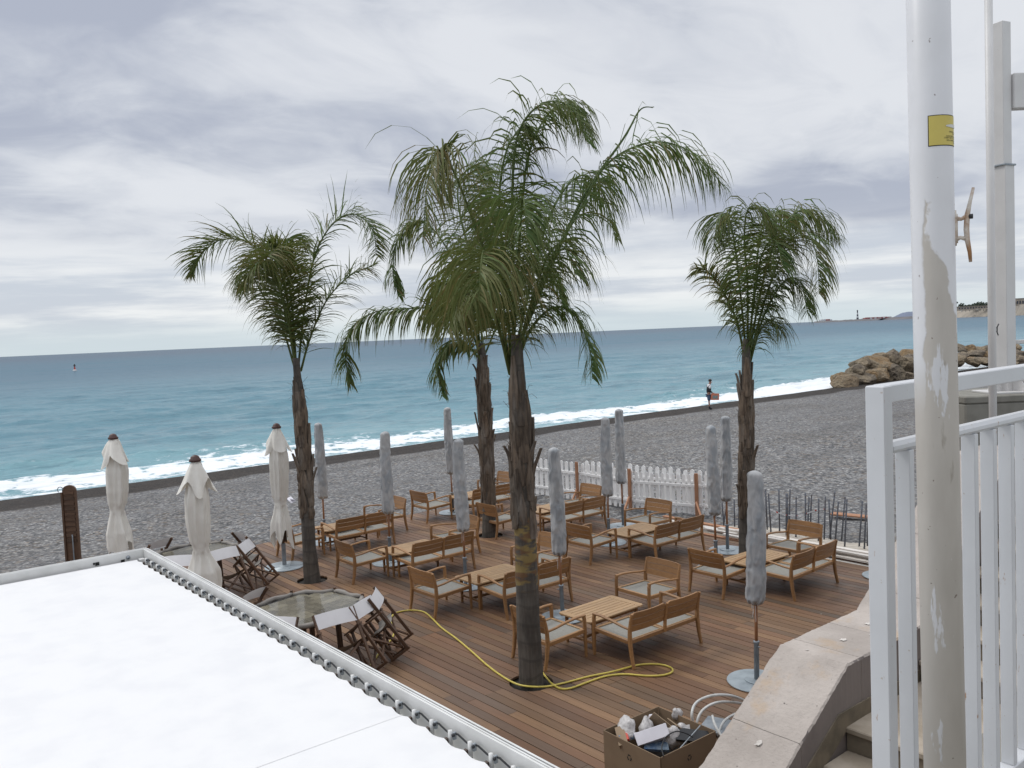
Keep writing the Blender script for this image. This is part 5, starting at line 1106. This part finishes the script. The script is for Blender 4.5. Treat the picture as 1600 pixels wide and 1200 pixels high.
# ------------------------------------------------------------------ stone parapet, stairs, promenade
UO, UI = -3.77, -3.20
prof = [(2.6, -.06), (3.2, .30), (5.66, 1.77), (6.80, 1.77), (7.94, 2.51), (8.60, 2.90), (9.4, 2.90)]
def pz(w): return float(np.interp(w, [p[0] for p in prof], [p[1] for p in prof]))
wall = thing('stone_parapet', 'stepped pale limestone parapet beside the stair, chipped along its edges', 'stone wall')
cuts = [2.6, 3.35, 4.2, 5.03, 5.84, 6.36, 7.02, 7.62, 8.25, 8.95, 9.4]
for a, b_ in zip(cuts[:-1], cuts[1:]):
    ks = [p[0] for p in prof if a < p[0] < b_]; S_ = sorted(set([a+.0025]+ks+list(np.linspace(a+.0025, b_-.0025, 34))+[b_-.0025])); mb = MB(); vs = []; nw = 9
    ring_n = 0
    for w in S_:
        z = pz(w); ring = []
        jr = lambda k: .016*mnoise.noise(Vector((w*7, k*3.1, 5)))*.35+.009*mnoise.noise(Vector((w*27, k*5.3, 2)))
        e = .012
        for k in range(nw): u = UO+(UI-UO)*k/(nw-1); ring.append((u+(e+jr(1) if k == 0 else -e+jr(2) if k == nw-1 else 0), w, z+.003*mnoise.noise(Vector((u*5, w*5, 0)))))
        ring.append((UI+jr(3)*.6, w, z-.014+jr(4)*.4)); ring.append((UI, w, z-.44)); ring.append((UO, w, z-.44)); ring.append((UO+jr(5)*1.2, w, z-.016+jr(6)*.6)); vs += ring; ring_n = len(ring)
    fs = [(i*ring_n+k, i*ring_n+(k+1) % ring_n, (i+1)*ring_n+(k+1) % ring_n, (i+1)*ring_n+k) for i in range(len(S_)-1) for k in range(ring_n)]+[tuple(range(ring_n-1, -1, -1)), tuple((len(S_)-1)*ring_n+k for k in range(ring_n))]
    mb.add(vs, fs); o = mb.build('cap_stone', [M['stone'], M['shadeface_core']], wall)
    for pl in o.data.polygons:
        if pl.normal.x > .8: pl.material_index = 1  # stair-side faces coloured darker to carry their shade
mb = MB(); body = [(w, z-.445) for w, z in prof]; mb.prism([(2.9, -.3), (9.4, -.3)]+body[::-1][:-1], 0, UO+.006, UI-.006); mb.build('wall_core', M['shadeface_core'], wall)
for (px, py, s, zz) in ((1317, 1000, .03, 1.772), (1356, 975, .03, 1.772), (1185, 1163, .028, None), (1360, 992, .012, 1.772), (1261, 1016, .012, 1.772), (1283, 960+0, .006, 1.772)):
    d = ray(px, py)
    if zz is None:
        best = None
        for tt in np.linspace(3, 9, 4000):
            p = EYEV+d*(tt/F_PX)
            if p[2] <= pz(p[1])+.002: best = p; break
        p = best
    else: p = at(px, py, zz)
    mb = MB(); n_ = 9; mb.add([(p[0]+s*(1+.4*math.sin(k*2.3))*math.cos(k*6.283/n_)*.8, p[1]+s*(1+.4*math.cos(k*3.1))*math.sin(k*6.283/n_), max(p[2], pz(p[1]+s*math.sin(k*6.283/n_)))+.004) for k in range(n_)], [tuple(range(n_))]); mb.build('paint_spatter', M['timber'], wall, recalc=False)
stairs = thing('stone_staircase', 'worn beige stone steps climbing beside the parapet behind the railing', 'stairs')
st_list = []; w, z = 5.59, 1.33
UW = -1.28
def step_at(w0, w1, z1):
    mb = MB(); mb.box(((UI+UW)/2, (w0+w1)/2+.01, z1-.022), (UW-UI-.006, w1-w0+.02, .044), ch=.008); mb.build('tread', M['step'], stairs)
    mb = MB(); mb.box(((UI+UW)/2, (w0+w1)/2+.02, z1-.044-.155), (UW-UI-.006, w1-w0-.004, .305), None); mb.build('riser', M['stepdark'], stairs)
step_at(5.59, 6.72, 1.33)
for k in range(1, 8): step_at(5.59-.31*k, 5.59-.31*(k-1), 1.33-.175*k)
for k in range(1, 9): step_at(6.72+.31*(k-1), 6.72+.31*k, 1.33+.175*k)
mb = MB(); hs_ = []
for k in range(0, 8): hs_.append((5.59-.31*k, 1.33-.175*k))
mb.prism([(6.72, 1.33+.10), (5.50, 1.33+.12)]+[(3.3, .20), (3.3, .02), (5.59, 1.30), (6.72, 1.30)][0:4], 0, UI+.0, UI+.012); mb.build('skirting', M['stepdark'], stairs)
mb = MB(); mb.box(((UW+7)/2, -.5, 1.30), (7-UW, 21.0, 2.9)); o = mb.build('promenade', M['concrete']); kind(o, 'structure')

# ------------------------------------------------------------------ white railing
UR = -1.094
rl = thing('white_railing', 'white painted metal railing with rust spots at the right edge', 'railing', (0, 0, 0))
mb = MB(); mb.box((UR-.002, 2.112, 3.40), (.052, .042, 1.36), ch=.003); mb.build('post', M['rail'], rl)
mb = MB(); mb.box((UR-.002, 2.126+1.5, 4.058), (.050, 3.0, .046), ch=.003); mb.build('top_rail', M['rail'], rl)
mb = MB(); mb.box((UR-.002, 2.13+1.5, 3.915), (.042, 2.99, .030), ch=.010); mb.build('middle_rail', M['rail'], rl)
mb = MB(); mb.box((UR-.002, 2.13+1.5, 2.785), (.046, 2.99, .030), ch=.003); mb.build('bottom_rail', M['rail'], rl)
for i in range(21):
    w = 2.232+.0+i*.1335; mb = MB(); mb.box((UR-.002, w+.012, (3.9+2.8)/2), (.040, .026, 1.10), ch=.002); mb.build('baluster', M['rail'], rl)
mb = MB(); mb.box((UR-.002, 5.13, 3.40), (.05, .042, 1.36), ch=.003); mb.build('post', M['rail'], rl)

# foreground pole
pd = 2.02; pc = at_depth(1462, 600, pd); rz_p = -HEAD
pole = thing('white_pole', 'thick white metal pole with peeling paint in front of the railing', 'pole', (float(pc[0]), float(pc[1]), 0), rz_p)
mb = MB(); mb.smooth = True; mb.tube([(.012, 0, 2.75), (0, 0, 4.2), (-.014, 0, 6.4)], .0465, 40); mb.build('pole_shaft', M['pole'], pole)
def on_pole(px, py, lift=.0012):
    d = ray(px, py); # intersect with vertical cylinder
    c_ = pc[:2]; a_ = d[0]**2+d[1]**2; b2 = -2*(d[0]*c_[0]+d[1]*c_[1]); cc = c_[0]**2+c_[1]**2-(.0465+lift)**2; q = b2*b2-4*a_*cc; t2 = (-b2-math.sqrt(max(q, 0)))/(2*a_); return EYEV+d*t2
# sticker wrapped round the right side: angle measured in pole frame (x right, -y to camera)
def wrap(mb, a0, a1, z0, z1, rad, n=16, shear=0):
    vs = []
    for k in range(n+1):
        a = a0+(a1-a0)*k/n; xo = -.0007*(z1-4.2)*9; vs += [(xo+rad*math.cos(a), rad*math.sin(a), z0), (xo+rad*math.cos(a), rad*math.sin(a), z1)]
    mb.add(vs, [(2*k, 2*k+2, 2*k+3, 2*k+1) for k in range(n)])
ps = on_pole(1452, 205); zc = float(ps[2]); hgt = 46/F_PX*pd
a0, a1 = R(-123), R(-4)
mb = MB(); mb.smooth = True; wrap(mb, a0, a1, zc-hgt/2, zc+hgt/2, .0472); stk = mb.build('warning_sticker', M['ink'], pole, recalc=False)
mb = MB(); mb.smooth = True; wrap(mb, a0+.035, a1-.03, zc-hgt/2+.0018, zc+hgt/2-.0018, .0476); mb.build('sticker_face', M['yellow'], stk, recalc=False)
def curved_text(body, a_c, z, size, nm='sticker_text'):
    cu = bpy.data.curves.new(nm, 'FONT'); cu.body = body; cu.size = size; cu.align_x = 'CENTER'; cu.align_y = 'CENTER'; tmp = bpy.data.objects.new('t', cu); me = bpy.data.meshes.new_from_object(tmp); bpy.data.objects.remove(tmp)
    rad = .0480
    for v in me.vertices:
        a = a_c+v.co.x/rad; zz = z+v.co.y; xo = -.0007*(z-4.2)*9; v.co = Vector((xo+rad*math.cos(a), rad*math.sin(a), zz))
    me.materials.clear(); me.materials.append(M['ink']); o = bpy.data.objects.new(nm, me); COL.objects.link(o); o.parent = stk
ac = (a0+a1)/2+.35
curved_text('DANGER', ac-.15, zc+.001+.008, .0056); curved_text('DANGEROUS TO', ac, zc-.0035-.0, .0046); curved_text('TOUCH', ac+.05, zc-.0080, .0044); curved_text('ALSO SOME TACKLE', ac-.12, zc-.0135, .0046); curved_text('CARRY NOT TO REACH', ac-.16, zc-.0175, .0046); curved_text('OR OTHER WIRES', ac-.14, zc-.0230, .0048); curved_text('METAL', ac+.1, zc-.0275, .0046)
mb = MB(); mb.smooth = True; vs = [];
for k in range(11): a = R(-76)+k*R(6); xo = -.0007*(zc-4.2)*9; h_ = .0030*math.sin(math.pi*(k+1)/12)*(1+.3*math.sin(k*3)); vs += [(xo+.0483*math.cos(a), .0483*math.sin(a), zc+.010-h_-.001), (xo+.0483*math.cos(a), .0483*math.sin(a), zc+.010+h_+k*.0002)]
mb.add(vs, [(2*k, 2*k+2, 2*k+3, 2*k+1) for k in range(10)]); mb.build('torn_patch', M['glue'], stk, recalc=False)
# rusty rope cleat on the right side of the pole
zt_ = float(at_depth(1495, 352, pd)[2]); S1 = pd/F_PX
cl = []
def cp(dx, dy): q_ = .0465-.004+dx*S1; return (q_*math.cos(R(-24)), q_*math.sin(R(-24)), zt_-dy*S1)
clo = MB(); clo.smooth = True; clo.tube([cp(2, -14), cp(2, 30)], [.0055, .0055], 8); clo.sweep([cp(1, -20), cp(1, -8), cp(1, 22), cp(1, 34)], [.007, .012, .012, .007], .006, (0, 1, 0)); ob = clo.build('rope_cleat', M['rust'], pole)
c5 = MB(); c5.smooth = True; c5.tube([cp(2, -8), cp(10, -6), cp(16, -9)], [.0062, .0042, .005], 8); c5.tube([cp(2, 24), cp(9, 22), cp(15, 24)], [.0062, .0042, .005], 8); c5.build('cleat_arm', M['rust'], ob)
c6 = MB(); c6.smooth = True; c6.tube([cp(27, -52), cp(22, -30), cp(18, -10), cp(17, 10), cp(18, 26), cp(21, 45), cp(22, 60)], [.0032, .0040, .0058, .0060, .0056, .0044, .0034], 10); c6.build('cleat_horn', M['rust'], ob)
c7 = MB(); c7.smooth = True; c7.tube([cp(20, -9), cp(26, -9)], .0058, 8); c7.build('bolt', M['black'], ob)

# masts on the concrete plinth at right
pl = thing('concrete_plinth', 'rough grey concrete block carrying the square white mast', 'concrete block')
g0 = at(1508, 620, 3.28); e1 = np.array([RT[0], RT[1], 0]); e1 /= np.linalg.norm(e1); e2 = np.array([FW[0], FW[1], 0]); e2 /= np.linalg.norm(e2)
ang = math.atan2(e1[1], e1[0]); mz = Matrix.Rotation(ang, 3, 'Z'); c_ = g0+e1*1.0+e2*.55
mb = MB(); mb.box((c_[0], c_[1], (3.19-.3)/2), (2.0, 1.1, 3.19+.3), mz, ch=.02); mb.build('block', M['plinth'], pl)
mb = MB(); mb.box((c_[0], c_[1], 3.28-.045), (2.01, 1.11, .09), mz, ch=.014); mb.build('worn_edge', M['plinth'], pl)
DQ = dep_of(g0)+.35
mp_ = at_depth(1574, 600, DQ+.0); kx = DQ/F_PX
mast = thing('square_mast', 'tall square cream mast bolted to the concrete block, with side arm', 'mast', (float(mp_[0]), float(mp_[1]), 0), ang); ztop = float(at_depth(1566, 47, DQ)[2]); zb_ = 3.28
zj = float(at_depth(1574, 262, DQ)[2])
mb = MB(); mb.box((-.02, 0, (zb_+zj)/2), (.165, .165, zj-zb_), Matrix.Rotation(R(24), 3, 'Z'), ch=.006); mb.build('lower_shaft', M['mast'], mast)
mb = MB(); mb.box((-.035, 0, (ztop+zj)/2+.004), (.148, .148, ztop-zj), Matrix.Rotation(R(24), 3, 'Z'), ch=.005); mb.build('upper_shaft', M['mast'], mast)
mb = MB(); mb.box((-.025, 0, zj), (.20, .20, .022), Matrix.Rotation(R(24), 3, 'Z'), ch=.004); mb.build('collar_strap', M['galv'], mast)
za = float(at_depth(1590, 150, DQ)[2]); mb = MB(); mb.box((.55, 0, za), (.95, .14, .42), None, ch=.01); mb.build('side_arm', M['mast'], mast)
mb = MB(); mb.box((0, 0, zb_+.012), (.62, .50, .024), ch=.004); mb.build('base_plate', M['mast'], mast)
for k in range(4):
    a = R(24+45+90*k)-R(45); dx, dy = math.cos(a), math.sin(a); mb = MB(); q = Matrix.Rotation(a, 3, 'Z'); prf = [(.07, 0), (.27, 0), (.07, .30)]
    vs = []
    for d in (-.006, .006):
        for (x, z) in prf: v = q@Vector((x, d, z)); vs.append((v.x, v.y, zb_+.024+z))
    mb.add(vs, [(0, 2, 1), (3, 4, 5), (0, 1, 4, 3), (1, 2, 5, 4), (2, 0, 3, 5)]); mb.build('gusset', M['mast'], mast)
DT = DQ-1.0; tp_ = at_depth(1551, 610, DT); thin = thing('thin_pole', 'thin white pole standing left of the square mast', 'pole', (float(tp_[0]), float(tp_[1]), 0), ang); rt_ = 5.7*DT/F_PX
mb = MB(); mb.smooth = True; mb.tube([(0, 0, -.2), (0, 0, 9.5)], rt_, 20); mb.build('pole_shaft', M['mast'], thin)
zc2 = float(at_depth(1558, 515, DT)[2]); mb = MB(); mb.smooth = True; k_ = DT/F_PX
mb.tube([(rt_+5*k_, 0, zc2+9*k_), (rt_+2.4*k_, 0, zc2+4*k_), (rt_+2.2*k_, 0, zc2-4*k_), (rt_+4*k_, 0, zc2-9*k_)], .006, 6); mb.tube([(rt_, 0, zc2+3*k_), (rt_+3*k_, 0, zc2+3*k_)], .005, 6); mb.tube([(rt_, 0, zc2-3*k_), (rt_+3*k_, 0, zc2-3*k_)], .005, 6); mb.build('small_cleat', M['black'], thin)
z5 = float(at_depth(1595, 534, DQ)[2]); rb2 = thing('white_cross_bar', 'short white horizontal rail at the right edge beside the square mast', 'rail', (float(mp_[0]), float(mp_[1]), 0), ang); mb = MB(); mb.bar((.085, .05, z5), (1.2, .05, z5), .05, .05, (0, 0, 1)); mb.build('bar', M['mast'], rb2)

# ------------------------------------------------------------------ hoses
def hose(name, pts, r_, mat, label, zs=None, n=160):
    P = []
    for k, p in enumerate(pts):
        z = (p[2] if len(p) > 2 else r_+.002); P.append(at(p[0], p[1], z))
    C2 = catmull(P, n); mb = MB(); mb.smooth = True; mb.tube(C2, r_, 8); return tag(mb.build(name, mat), label, 'hose')
hose('garden_hose', [(560, 1062), (580, 1038), (596, 1015), (612, 998), (616, 983), (611, 968), (618, 958), (640, 953.5), (662, 956), (676, 967), (690, 981), (712, 997), (736, 1017), (762, 1040), (790, 1060), (815, 1071, .02), (850, 1073, .02), (882, 1067), (920, 1057), (955, 1050, .03), (985, 1042), (1005, 1038), (1030, 1038), (1048, 1043), (1050, 1050), (1036, 1055), (1010, 1056), (975, 1053.5), (945, 1057, .014), (915, 1067), (893, 1075), (876, 1076), (862, 1068), (853, 1058), (848, 1051)], .0125, M['hose'], 'yellow garden hose snaking round the thick palm and looping on the deck')
hose('hose_end_white', [(1087, 1142, .03), (1081, 1118, .22), (1088, 1098, .30), (1112, 1087, .32), (1142, 1087, .28), (1170, 1098, .1), (1190, 1110, .02)], .0145, M['whitehose'], 'outer loop of white flexible pipe arching behind the cardboard box').name = 'white_pipe'
hose('white_pipe', [(1092, 1146, .03), (1089, 1128, .16), (1100, 1108, .26), (1125, 1097, .28), (1160, 1100, .1), (1180, 1112, .02)], .0145, M['whitehose'], 'inner loop of white flexible pipe beside the cardboard box')
hose('white_pipe', [(1113, 1118, .20), (1117, 1132, .15), (1126, 1148, .08), (1135, 1160, .02)], .0135, M['whitehose'], 'cut end of white pipe standing up near the parapet')
hose('white_pipe', [(1122, 1150, .02), (1128, 1132, .10), (1140, 1120, .14), (1160, 1112, .1), (1175, 1112, .03)], .0135, M['whitehose'], 'short white pipe curving down to the parapet')

# ------------------------------------------------------------------ cardboard box of rubbish
ZB = .62; q = [at(945, 1147, ZB), at(1021, 1101, ZB), at(1117, 1142, ZB), at(1038, 1181, ZB)]; q = [Vector((p[0], p[1], 0)) for p in q]; bc = sum(q, Vector())/4
ux = (q[2]-q[1]).normalized(); uy = Vector((-ux.y, ux.x, 0)); bw = ((q[2]-q[1]).length+(q[3]-q[0]).length)/2; bh = ((q[1]-q[0]).length+(q[2]-q[3]).length)/2
box = thing('cardboard_box', 'large open brown cardboard box full of rubbish beside the parapet', 'cardboard box', (bc.x, bc.y, 0), math.atan2(ux.y, ux.x))
tk = .008
for k, (c2, sz) in enumerate((((0, -bh/2, ZB/2), (bw, tk, ZB)), ((0, bh/2, ZB/2), (bw, tk, ZB)), ((-bw/2, 0, ZB/2), (tk, bh-.02, ZB)), ((bw/2, 0, ZB/2), (tk, bh-.02, ZB)))):
    mb = MB(); mb.box(c2, sz); mb.build('side_panel', M['card'], box)
mb = MB(); mb.box((0, 0, .02), (bw-.02, bh-.02, .01)); mb.build('bottom_panel', M['cardin'], box)
mb = MB(); mb.box((0, 0, .30), (bw-.03, bh-.03, .02)); mb.build('inner_shade_sheet', M['under'], box)  # near-black sheet painted as the shade down inside the box
def recycle(parent, mw, s):
    for k in range(3):
        a = R(90+120*k); mb = MB(); n_ = 7; vs = []
        for j in range(n_+1): b2 = a-R(42)+R(62)*j/n_; vs += [(s*.62*math.cos(b2), s*.62*math.sin(b2), 0), (s*math.cos(b2), s*math.sin(b2), 0)]
        fs = [(2*j, 2*j+1, 2*j+3, 2*j+2) for j in range(n_)]; b2 = a+R(20); vs += [(s*.42*math.cos(b2), s*.42*math.sin(b2), 0), (s*1.2*math.cos(b2), s*1.2*math.sin(b2), 0), (s*.85*math.cos(b2+R(34)), s*.85*math.sin(b2+R(34)), 0)]; m_ = 2*(n_+1); fs.append((m_, m_+1, m_+2)); mb.add(vs, fs)
        o = mb.build('recycling_arrow', M['ink'], parent, recalc=False); o.data.transform(mw)
XR = Matrix.Rotation(R(90), 4, 'X')
# faces towards the camera: -y (long side) and which x side?
camv = Vector((-bc.x, -bc.y, 0)); sx = 1 if camv.dot(ux) > 0 else -1; sy = 1 if camv.dot(uy) > 0 else -1
recycle(box, Matrix.Translation((-.02, sy*(bh/2+tk/2+.0015), ZB-.135))@Matrix.Rotation(0 if sy < 0 else math.pi, 4, 'Z')@XR, .028)
recycle(box, Matrix.Translation((sx*(bw/2+tk/2+.0015), 0, ZB-.12))@Matrix.Rotation(R(90)*sx, 4, 'Z')@XR, .026)
def crumple(name, mat, c, s, label, cat, seed, n=2):
    import bmesh
    bm = bmesh.new(); bmesh.ops.create_icosphere(bm, subdivisions=3, radius=1); off = Vector((seed*3.3, seed, 0))
    for v in bm.verts: q_ = v.co.copy(); v.co = q_*(.95+.40*mnoise.noise(q_*1.3+off)+.22*(.5-abs(mnoise.noise(q_*3.1+off)))*2*.6)
    me = bpy.data.meshes.new(name); bm.to_mesh(me); bm.free(); me.polygons.foreach_set('use_smooth', [True]*len(me.polygons)); me.transform(Matrix.Diagonal((*s, 1))); me.materials.append(mat); o = bpy.data.objects.new(name, me); COL.objects.link(o); o.location = c; o.rotation_euler = (seed, seed*2, seed*.5); return tag(o, label, cat)
def inb(px, py, z): p = at(px, py, z+.03); return (float(p[0]), float(p[1]), float(p[2]))
crumple('plastic_sheet', M['film'], inb(979, 1137, .60), (.10, .06, .12), 'crumpled translucent plastic wrap at the back left of the box', 'plastic wrap', 1)
crumple('plastic_bag', M['film'], inb(1058, 1116, .58), (.06, .05, .05), 'crumpled white bag peeking over the back edge of the box', 'plastic bag', 2)
crumple('plastic_wrap', M['film'], inb(1050, 1153, .52), (.09, .08, .10), 'crumpled clear wrap right of the white carton', 'plastic wrap', 3)
crumple('tissue_paper', M['film'], inb(1010, 1141, .52), (.11, .07, .06), 'pale tissue between the bottle and the white carton', 'paper', 4)
crumple('tissue_paper', M['paper'], inb(1018, 1122, .56), (.07, .035, .03), 'white paper scrap behind the white carton', 'paper', 5)
crumple('tissue_paper', M['film'], inb(1068, 1150, .5), (.11, .08, .07), 'grey paper beside the black cable', 'paper', 7)
def small_box(name, mat, c, size, rot, label, cat):
    mb = MB(); mb.box((0, 0, 0), size, ch=.002); o = mb.build(name, mat); o.location = c; o.rotation_euler = rot; return tag(o, label, cat)
cb_ = small_box('white_carton', M['paper'], inb(1019, 1150, .57), (.30, .15, .11), (R(-38), R(-16), R(52)), 'white carton with a round black symbol lying tilted in the box', 'carton')
mb = MB(); mb.add([(-.137, .030*math.cos(a)*1.0-.01, .030*math.sin(a)) for a in np.linspace(0, 6.28, 20)]+[(-.137, .022*math.cos(a)-.01, .022*math.sin(a)) for a in np.linspace(0, 6.28, 20)], [(k, k+1, 21+k, 20+k) for k in range(19)]); mb.build('round_symbol', M['ink'], cb_, recalc=False)
text_mesh('e', .05, 'symbol_letter', M['ink'], cb_, Matrix.Translation((-.137, -.01, .004))@Matrix.Rotation(R(-90), 4, 'Z')@XR)
small_box('red_carton', M['cardin'], inb(972, 1152, .56), (.20, .085, .06), (R(20), R(25), R(-35)), 'tan carton with a red label at the left corner of the box', 'carton')
small_box('red_label', M['redcard'], inb(977, 1148, .585), (.13, .05, .03), (R(20), R(25), R(-35)), 'red printed label strip on the tan carton', 'label')
small_box('black_tray', M['black'], inb(1082, 1150, .54), (.32, .12, .03), (R(35), R(10), R(52)), 'dark grey plastic tray slanting at the right of the box', 'tray')
small_box('dark_packet', M['bluep'], inb(1025, 1166, .50), (.22, .09, .03), (R(25), R(5), R(50)), 'blue printed packet under the white carton', 'packet')
for k, (px, py, z, s, rt2, lab) in enumerate(((1030, 1131, .56, (.20, .012, .16), (R(20), R(35), R(30)), 'bent cardboard flap standing behind the white carton'), (1060, 1135, .56, (.26, .01, .15), (R(50), R(-10), R(-30)), 'large cardboard flap folded over the back right'), (1050, 1147, .55, (.10, .01, .13), (R(0), R(30), R(50)), 'tan cardboard strip in the middle of the rubbish'), (1012, 1133, .54, (.10, .01, .12), (R(30), R(60), R(10)), 'dark brown cardboard scrap near the bottle'))):
    small_box('cardboard_scrap', M['cardin'], inb(px, py, z), s, rt2, lab, 'cardboard')
bt = thing('plastic_bottle', 'clear plastic bottle with blue label lying in the box', 'bottle', inb(990, 1150, .57)); bt.rotation_euler = (R(90), 0, R(-38))
mb = MB(); mb.smooth = True; mb.lathe([(.025, -.11), (.03, -.10), (.03, .05), (.026, .07), (.012, .10), (.012, .12)], 16); mb.build('bottle_body', M['film'], bt); mb = MB(); mb.smooth = True; mb.lathe([(.0315, .0), (.0315, .035)], 16, cap=(False, False)); mb.build('blue_label', M['bluep'], bt); mb = MB(); mb.lathe([(.014, .118), (.014, .135)], 10); mb.build('cap', M['bluep'], bt)
P = catmull([inb(1037, 1182, .60), inb(1034, 1168, .64), inb(1040, 1152, .68), inb(1056, 1143, .68), inb(1072, 1146, .64), inb(1082, 1152, .60)], 40); mb = MB(); mb.smooth = True; mb.tube(P, .0055, 6); tag(mb.build('black_cable', M['black']), 'looped black cable arching over the rubbish in the box', 'cable')
mb = MB(); mb.tube([inb(1060, 1172, .56), inb(1094, 1134, .62)], .006, 6); tag(mb.build('metal_rod', M['galv']), 'thin silver rod slanting at the right of the box', 'rod')
g = at(1135, 1140, .03); mb = MB(); mb.box((0, 0, .02), (.50, .34, .03), ch=.006); o = mb.build('dark_slab', M['galv']); o.location = tuple(g); o.rotation_euler = (0, 0, R(20)); tag(o, 'dark grey flat slab on the deck behind the box', 'slab')

# ------------------------------------------------------------------ person with the orange bag
pf = at(1108, 640, beach_z(-30.3, 39)+.02); yaw = -HEAD
per = thing('person', 'person in black and white jacket and denim shorts looking down at a bag', 'person', (float(pf[0]), float(pf[1]), float(pf[2])), yaw)
def skin(name, verts, edges, radii, mat, parent, root=0, sub=2):
    me = bpy.data.meshes.new(name); me.from_pydata(verts, edges, []); o = bpy.data.objects.new(name, me); COL.objects.link(o); sm = o.modifiers.new('s', 'SKIN'); 
    for i, r_ in enumerate(radii): me.skin_vertices[0].data[i].radius = (r_, r_) if not isinstance(r_, tuple) else r_; me.skin_vertices[0].data[i].use_root = (i == root)
    s2 = o.modifiers.new('u', 'SUBSURF'); s2.levels = sub; s2.render_levels = sub
    bpy.context.view_layer.update(); dg = bpy.context.evaluated_depsgraph_get(); m2 = bpy.data.meshes.new_from_object(o.evaluated_get(dg)); bpy.data.objects.remove(o)
    m2.materials.clear(); m2.materials.append(mat); m2.polygons.foreach_set('use_smooth', [True]*len(m2.polygons)); ob = bpy.data.objects.new(name, m2); COL.objects.link(ob); ob.parent = parent; return ob
def skin_ok():
    me = bpy.data.meshes.new('x'); me.from_pydata([(0, 0, 0), (0, 0, 1)], [(0, 1)], []); o = bpy.data.objects.new('x', me); COL.objects.link(o); o.modifiers.new('s', 'SKIN'); n = len(me.skin_vertices); bpy.data.objects.remove(o); return n > 0
H_ = 1.78
V = [(0, 0, .92), (.01, 0, 1.12), (.03, 0, 1.36), (.06, 0, 1.48), (.10, 0, 1.56), (.125, -.0, 1.66),
     (0, -.09, .88), (-.01, -.10, .50), (0.0, -.10, .08), (.14, -.10, .035), (0, .09, .88), (.03, .10, .50), (.05, .10, .08), (.19, .11, .035),
     (.04, -.17, 1.40), (.0, -.22, 1.12), (.20, -.20, .98), (.27, -.20, .95), (.04, .17, 1.40), (.02, .22, 1.12), (.20, .16, 1.02), (.27, .15, .99)]
E_ = [(0, 1), (1, 2), (2, 3), (3, 4), (4, 5), (0, 6), (6, 7), (7, 8), (8, 9), (0, 10), (10, 11), (11, 12), (12, 13), (2, 14), (14, 15), (15, 16), (16, 17), (2, 18), (18, 19), (19, 20), (20, 21)]
Rr = [(.13, .11), (.12, .10), (.15, .12), .06, .075, .085, .085, .055, .04, .035, .085, .055, .04, .035, .06, .045, .033, .03, .06, .045, .033, .03]
if skin_ok():
    skin('body', V, E_, Rr, M['skin'], per)
    skin('jacket', [(0, 0, .93), (.01, 0, 1.12), (.035, 0, 1.34), (.05, 0, 1.45), (.04, -.17, 1.40), (.0, -.22, 1.12), (.17, -.20, 1.0), (.04, .17, 1.40), (.02, .22, 1.12), (.17, .17, 1.03)], [(0, 1), (1, 2), (2, 3), (2, 4), (4, 5), (5, 6), (2, 7), (7, 8), (8, 9)], [(.16, .15), (.15, .15), (.17, .15), .08, .075, .062, .05, .075, .062, .05], M['jacket'], per)
    skin('white_yoke', [(.02, 0, 1.26), (.045, 0, 1.42), (.055, 0, 1.49), (.045, -.175, 1.41), (.02, -.215, 1.22), (.045, .175, 1.41), (.03, .215, 1.22)], [(0, 1), (1, 2), (1, 3), (3, 4), (1, 5), (5, 6)], [(.135, .15), (.17, .15), .075, .085, .066, .085, .066], M['wcloth'], per)
    skin('shorts', [(0, 0, .93), (0, -.09, .84), (-.01, -.10, .50), (0, .09, .84), (.03, .10, .50)], [(0, 1), (1, 2), (0, 3), (3, 4)], [(.15, .13), .11, .085, .11, .085], M['denim'], per)
    for s, x in ((-1, 0.0), (1, .05)):
        skin('boot', [(x, s*.10, .24), (x, s*.10, .07), (x+.16, s*.105, .045)], [(0, 1), (1, 2)], [.055, .06, .048], M['jacket'], per, sub=1)
    mb = MB(); mb.smooth = True; mb.lathe([(.02, -.03), (.085, .0), (.105, .05), (.09, .10), (.03, .13)], 14, (.105, 0, 1.66)); mb.build('hair', M['hair'], per)
    mb = MB(); mb.smooth = True; mb.lathe([(.03, -.05), (.055, -.02), (.055, .02), (.03, .04)], 10, (.175, 0, 1.615)); mb.build('face_mask', M['wcloth'], per)
gp = per.matrix_world if 0 else None
bagm = Matrix.Translation(pf)@Matrix.Rotation(yaw, 4, 'Z')
bag = thing('shopping_bag', 'orange carrier bag with grey print held by the person on the beach', 'bag', (0, 0, 0)); bag.matrix_world = bagm@Matrix.Translation((.31, -.20, .56))@Matrix.Scale(.82, 4)@Matrix.Rotation(R(4), 4, 'Y')
mb = MB(); mb.prism([(-.30, .0), (.28, .02), (.27, .48), (-.29, .47)], 1, -.06, .06); mb.build('bag_body', M['orange'], bag); mb = MB(); mb.box((-.01, -.066, .22), (.36, .008, .22)); mb.build('bag_print', M['teal'], bag)
mb = MB(); mb.tube([(-.12, -.02, .46), (-.10, 0, .52), (-.04, 0, .53), (0, -.02, .46)], .008, 6); mb.build('bag_handle', M['orange'], bag)
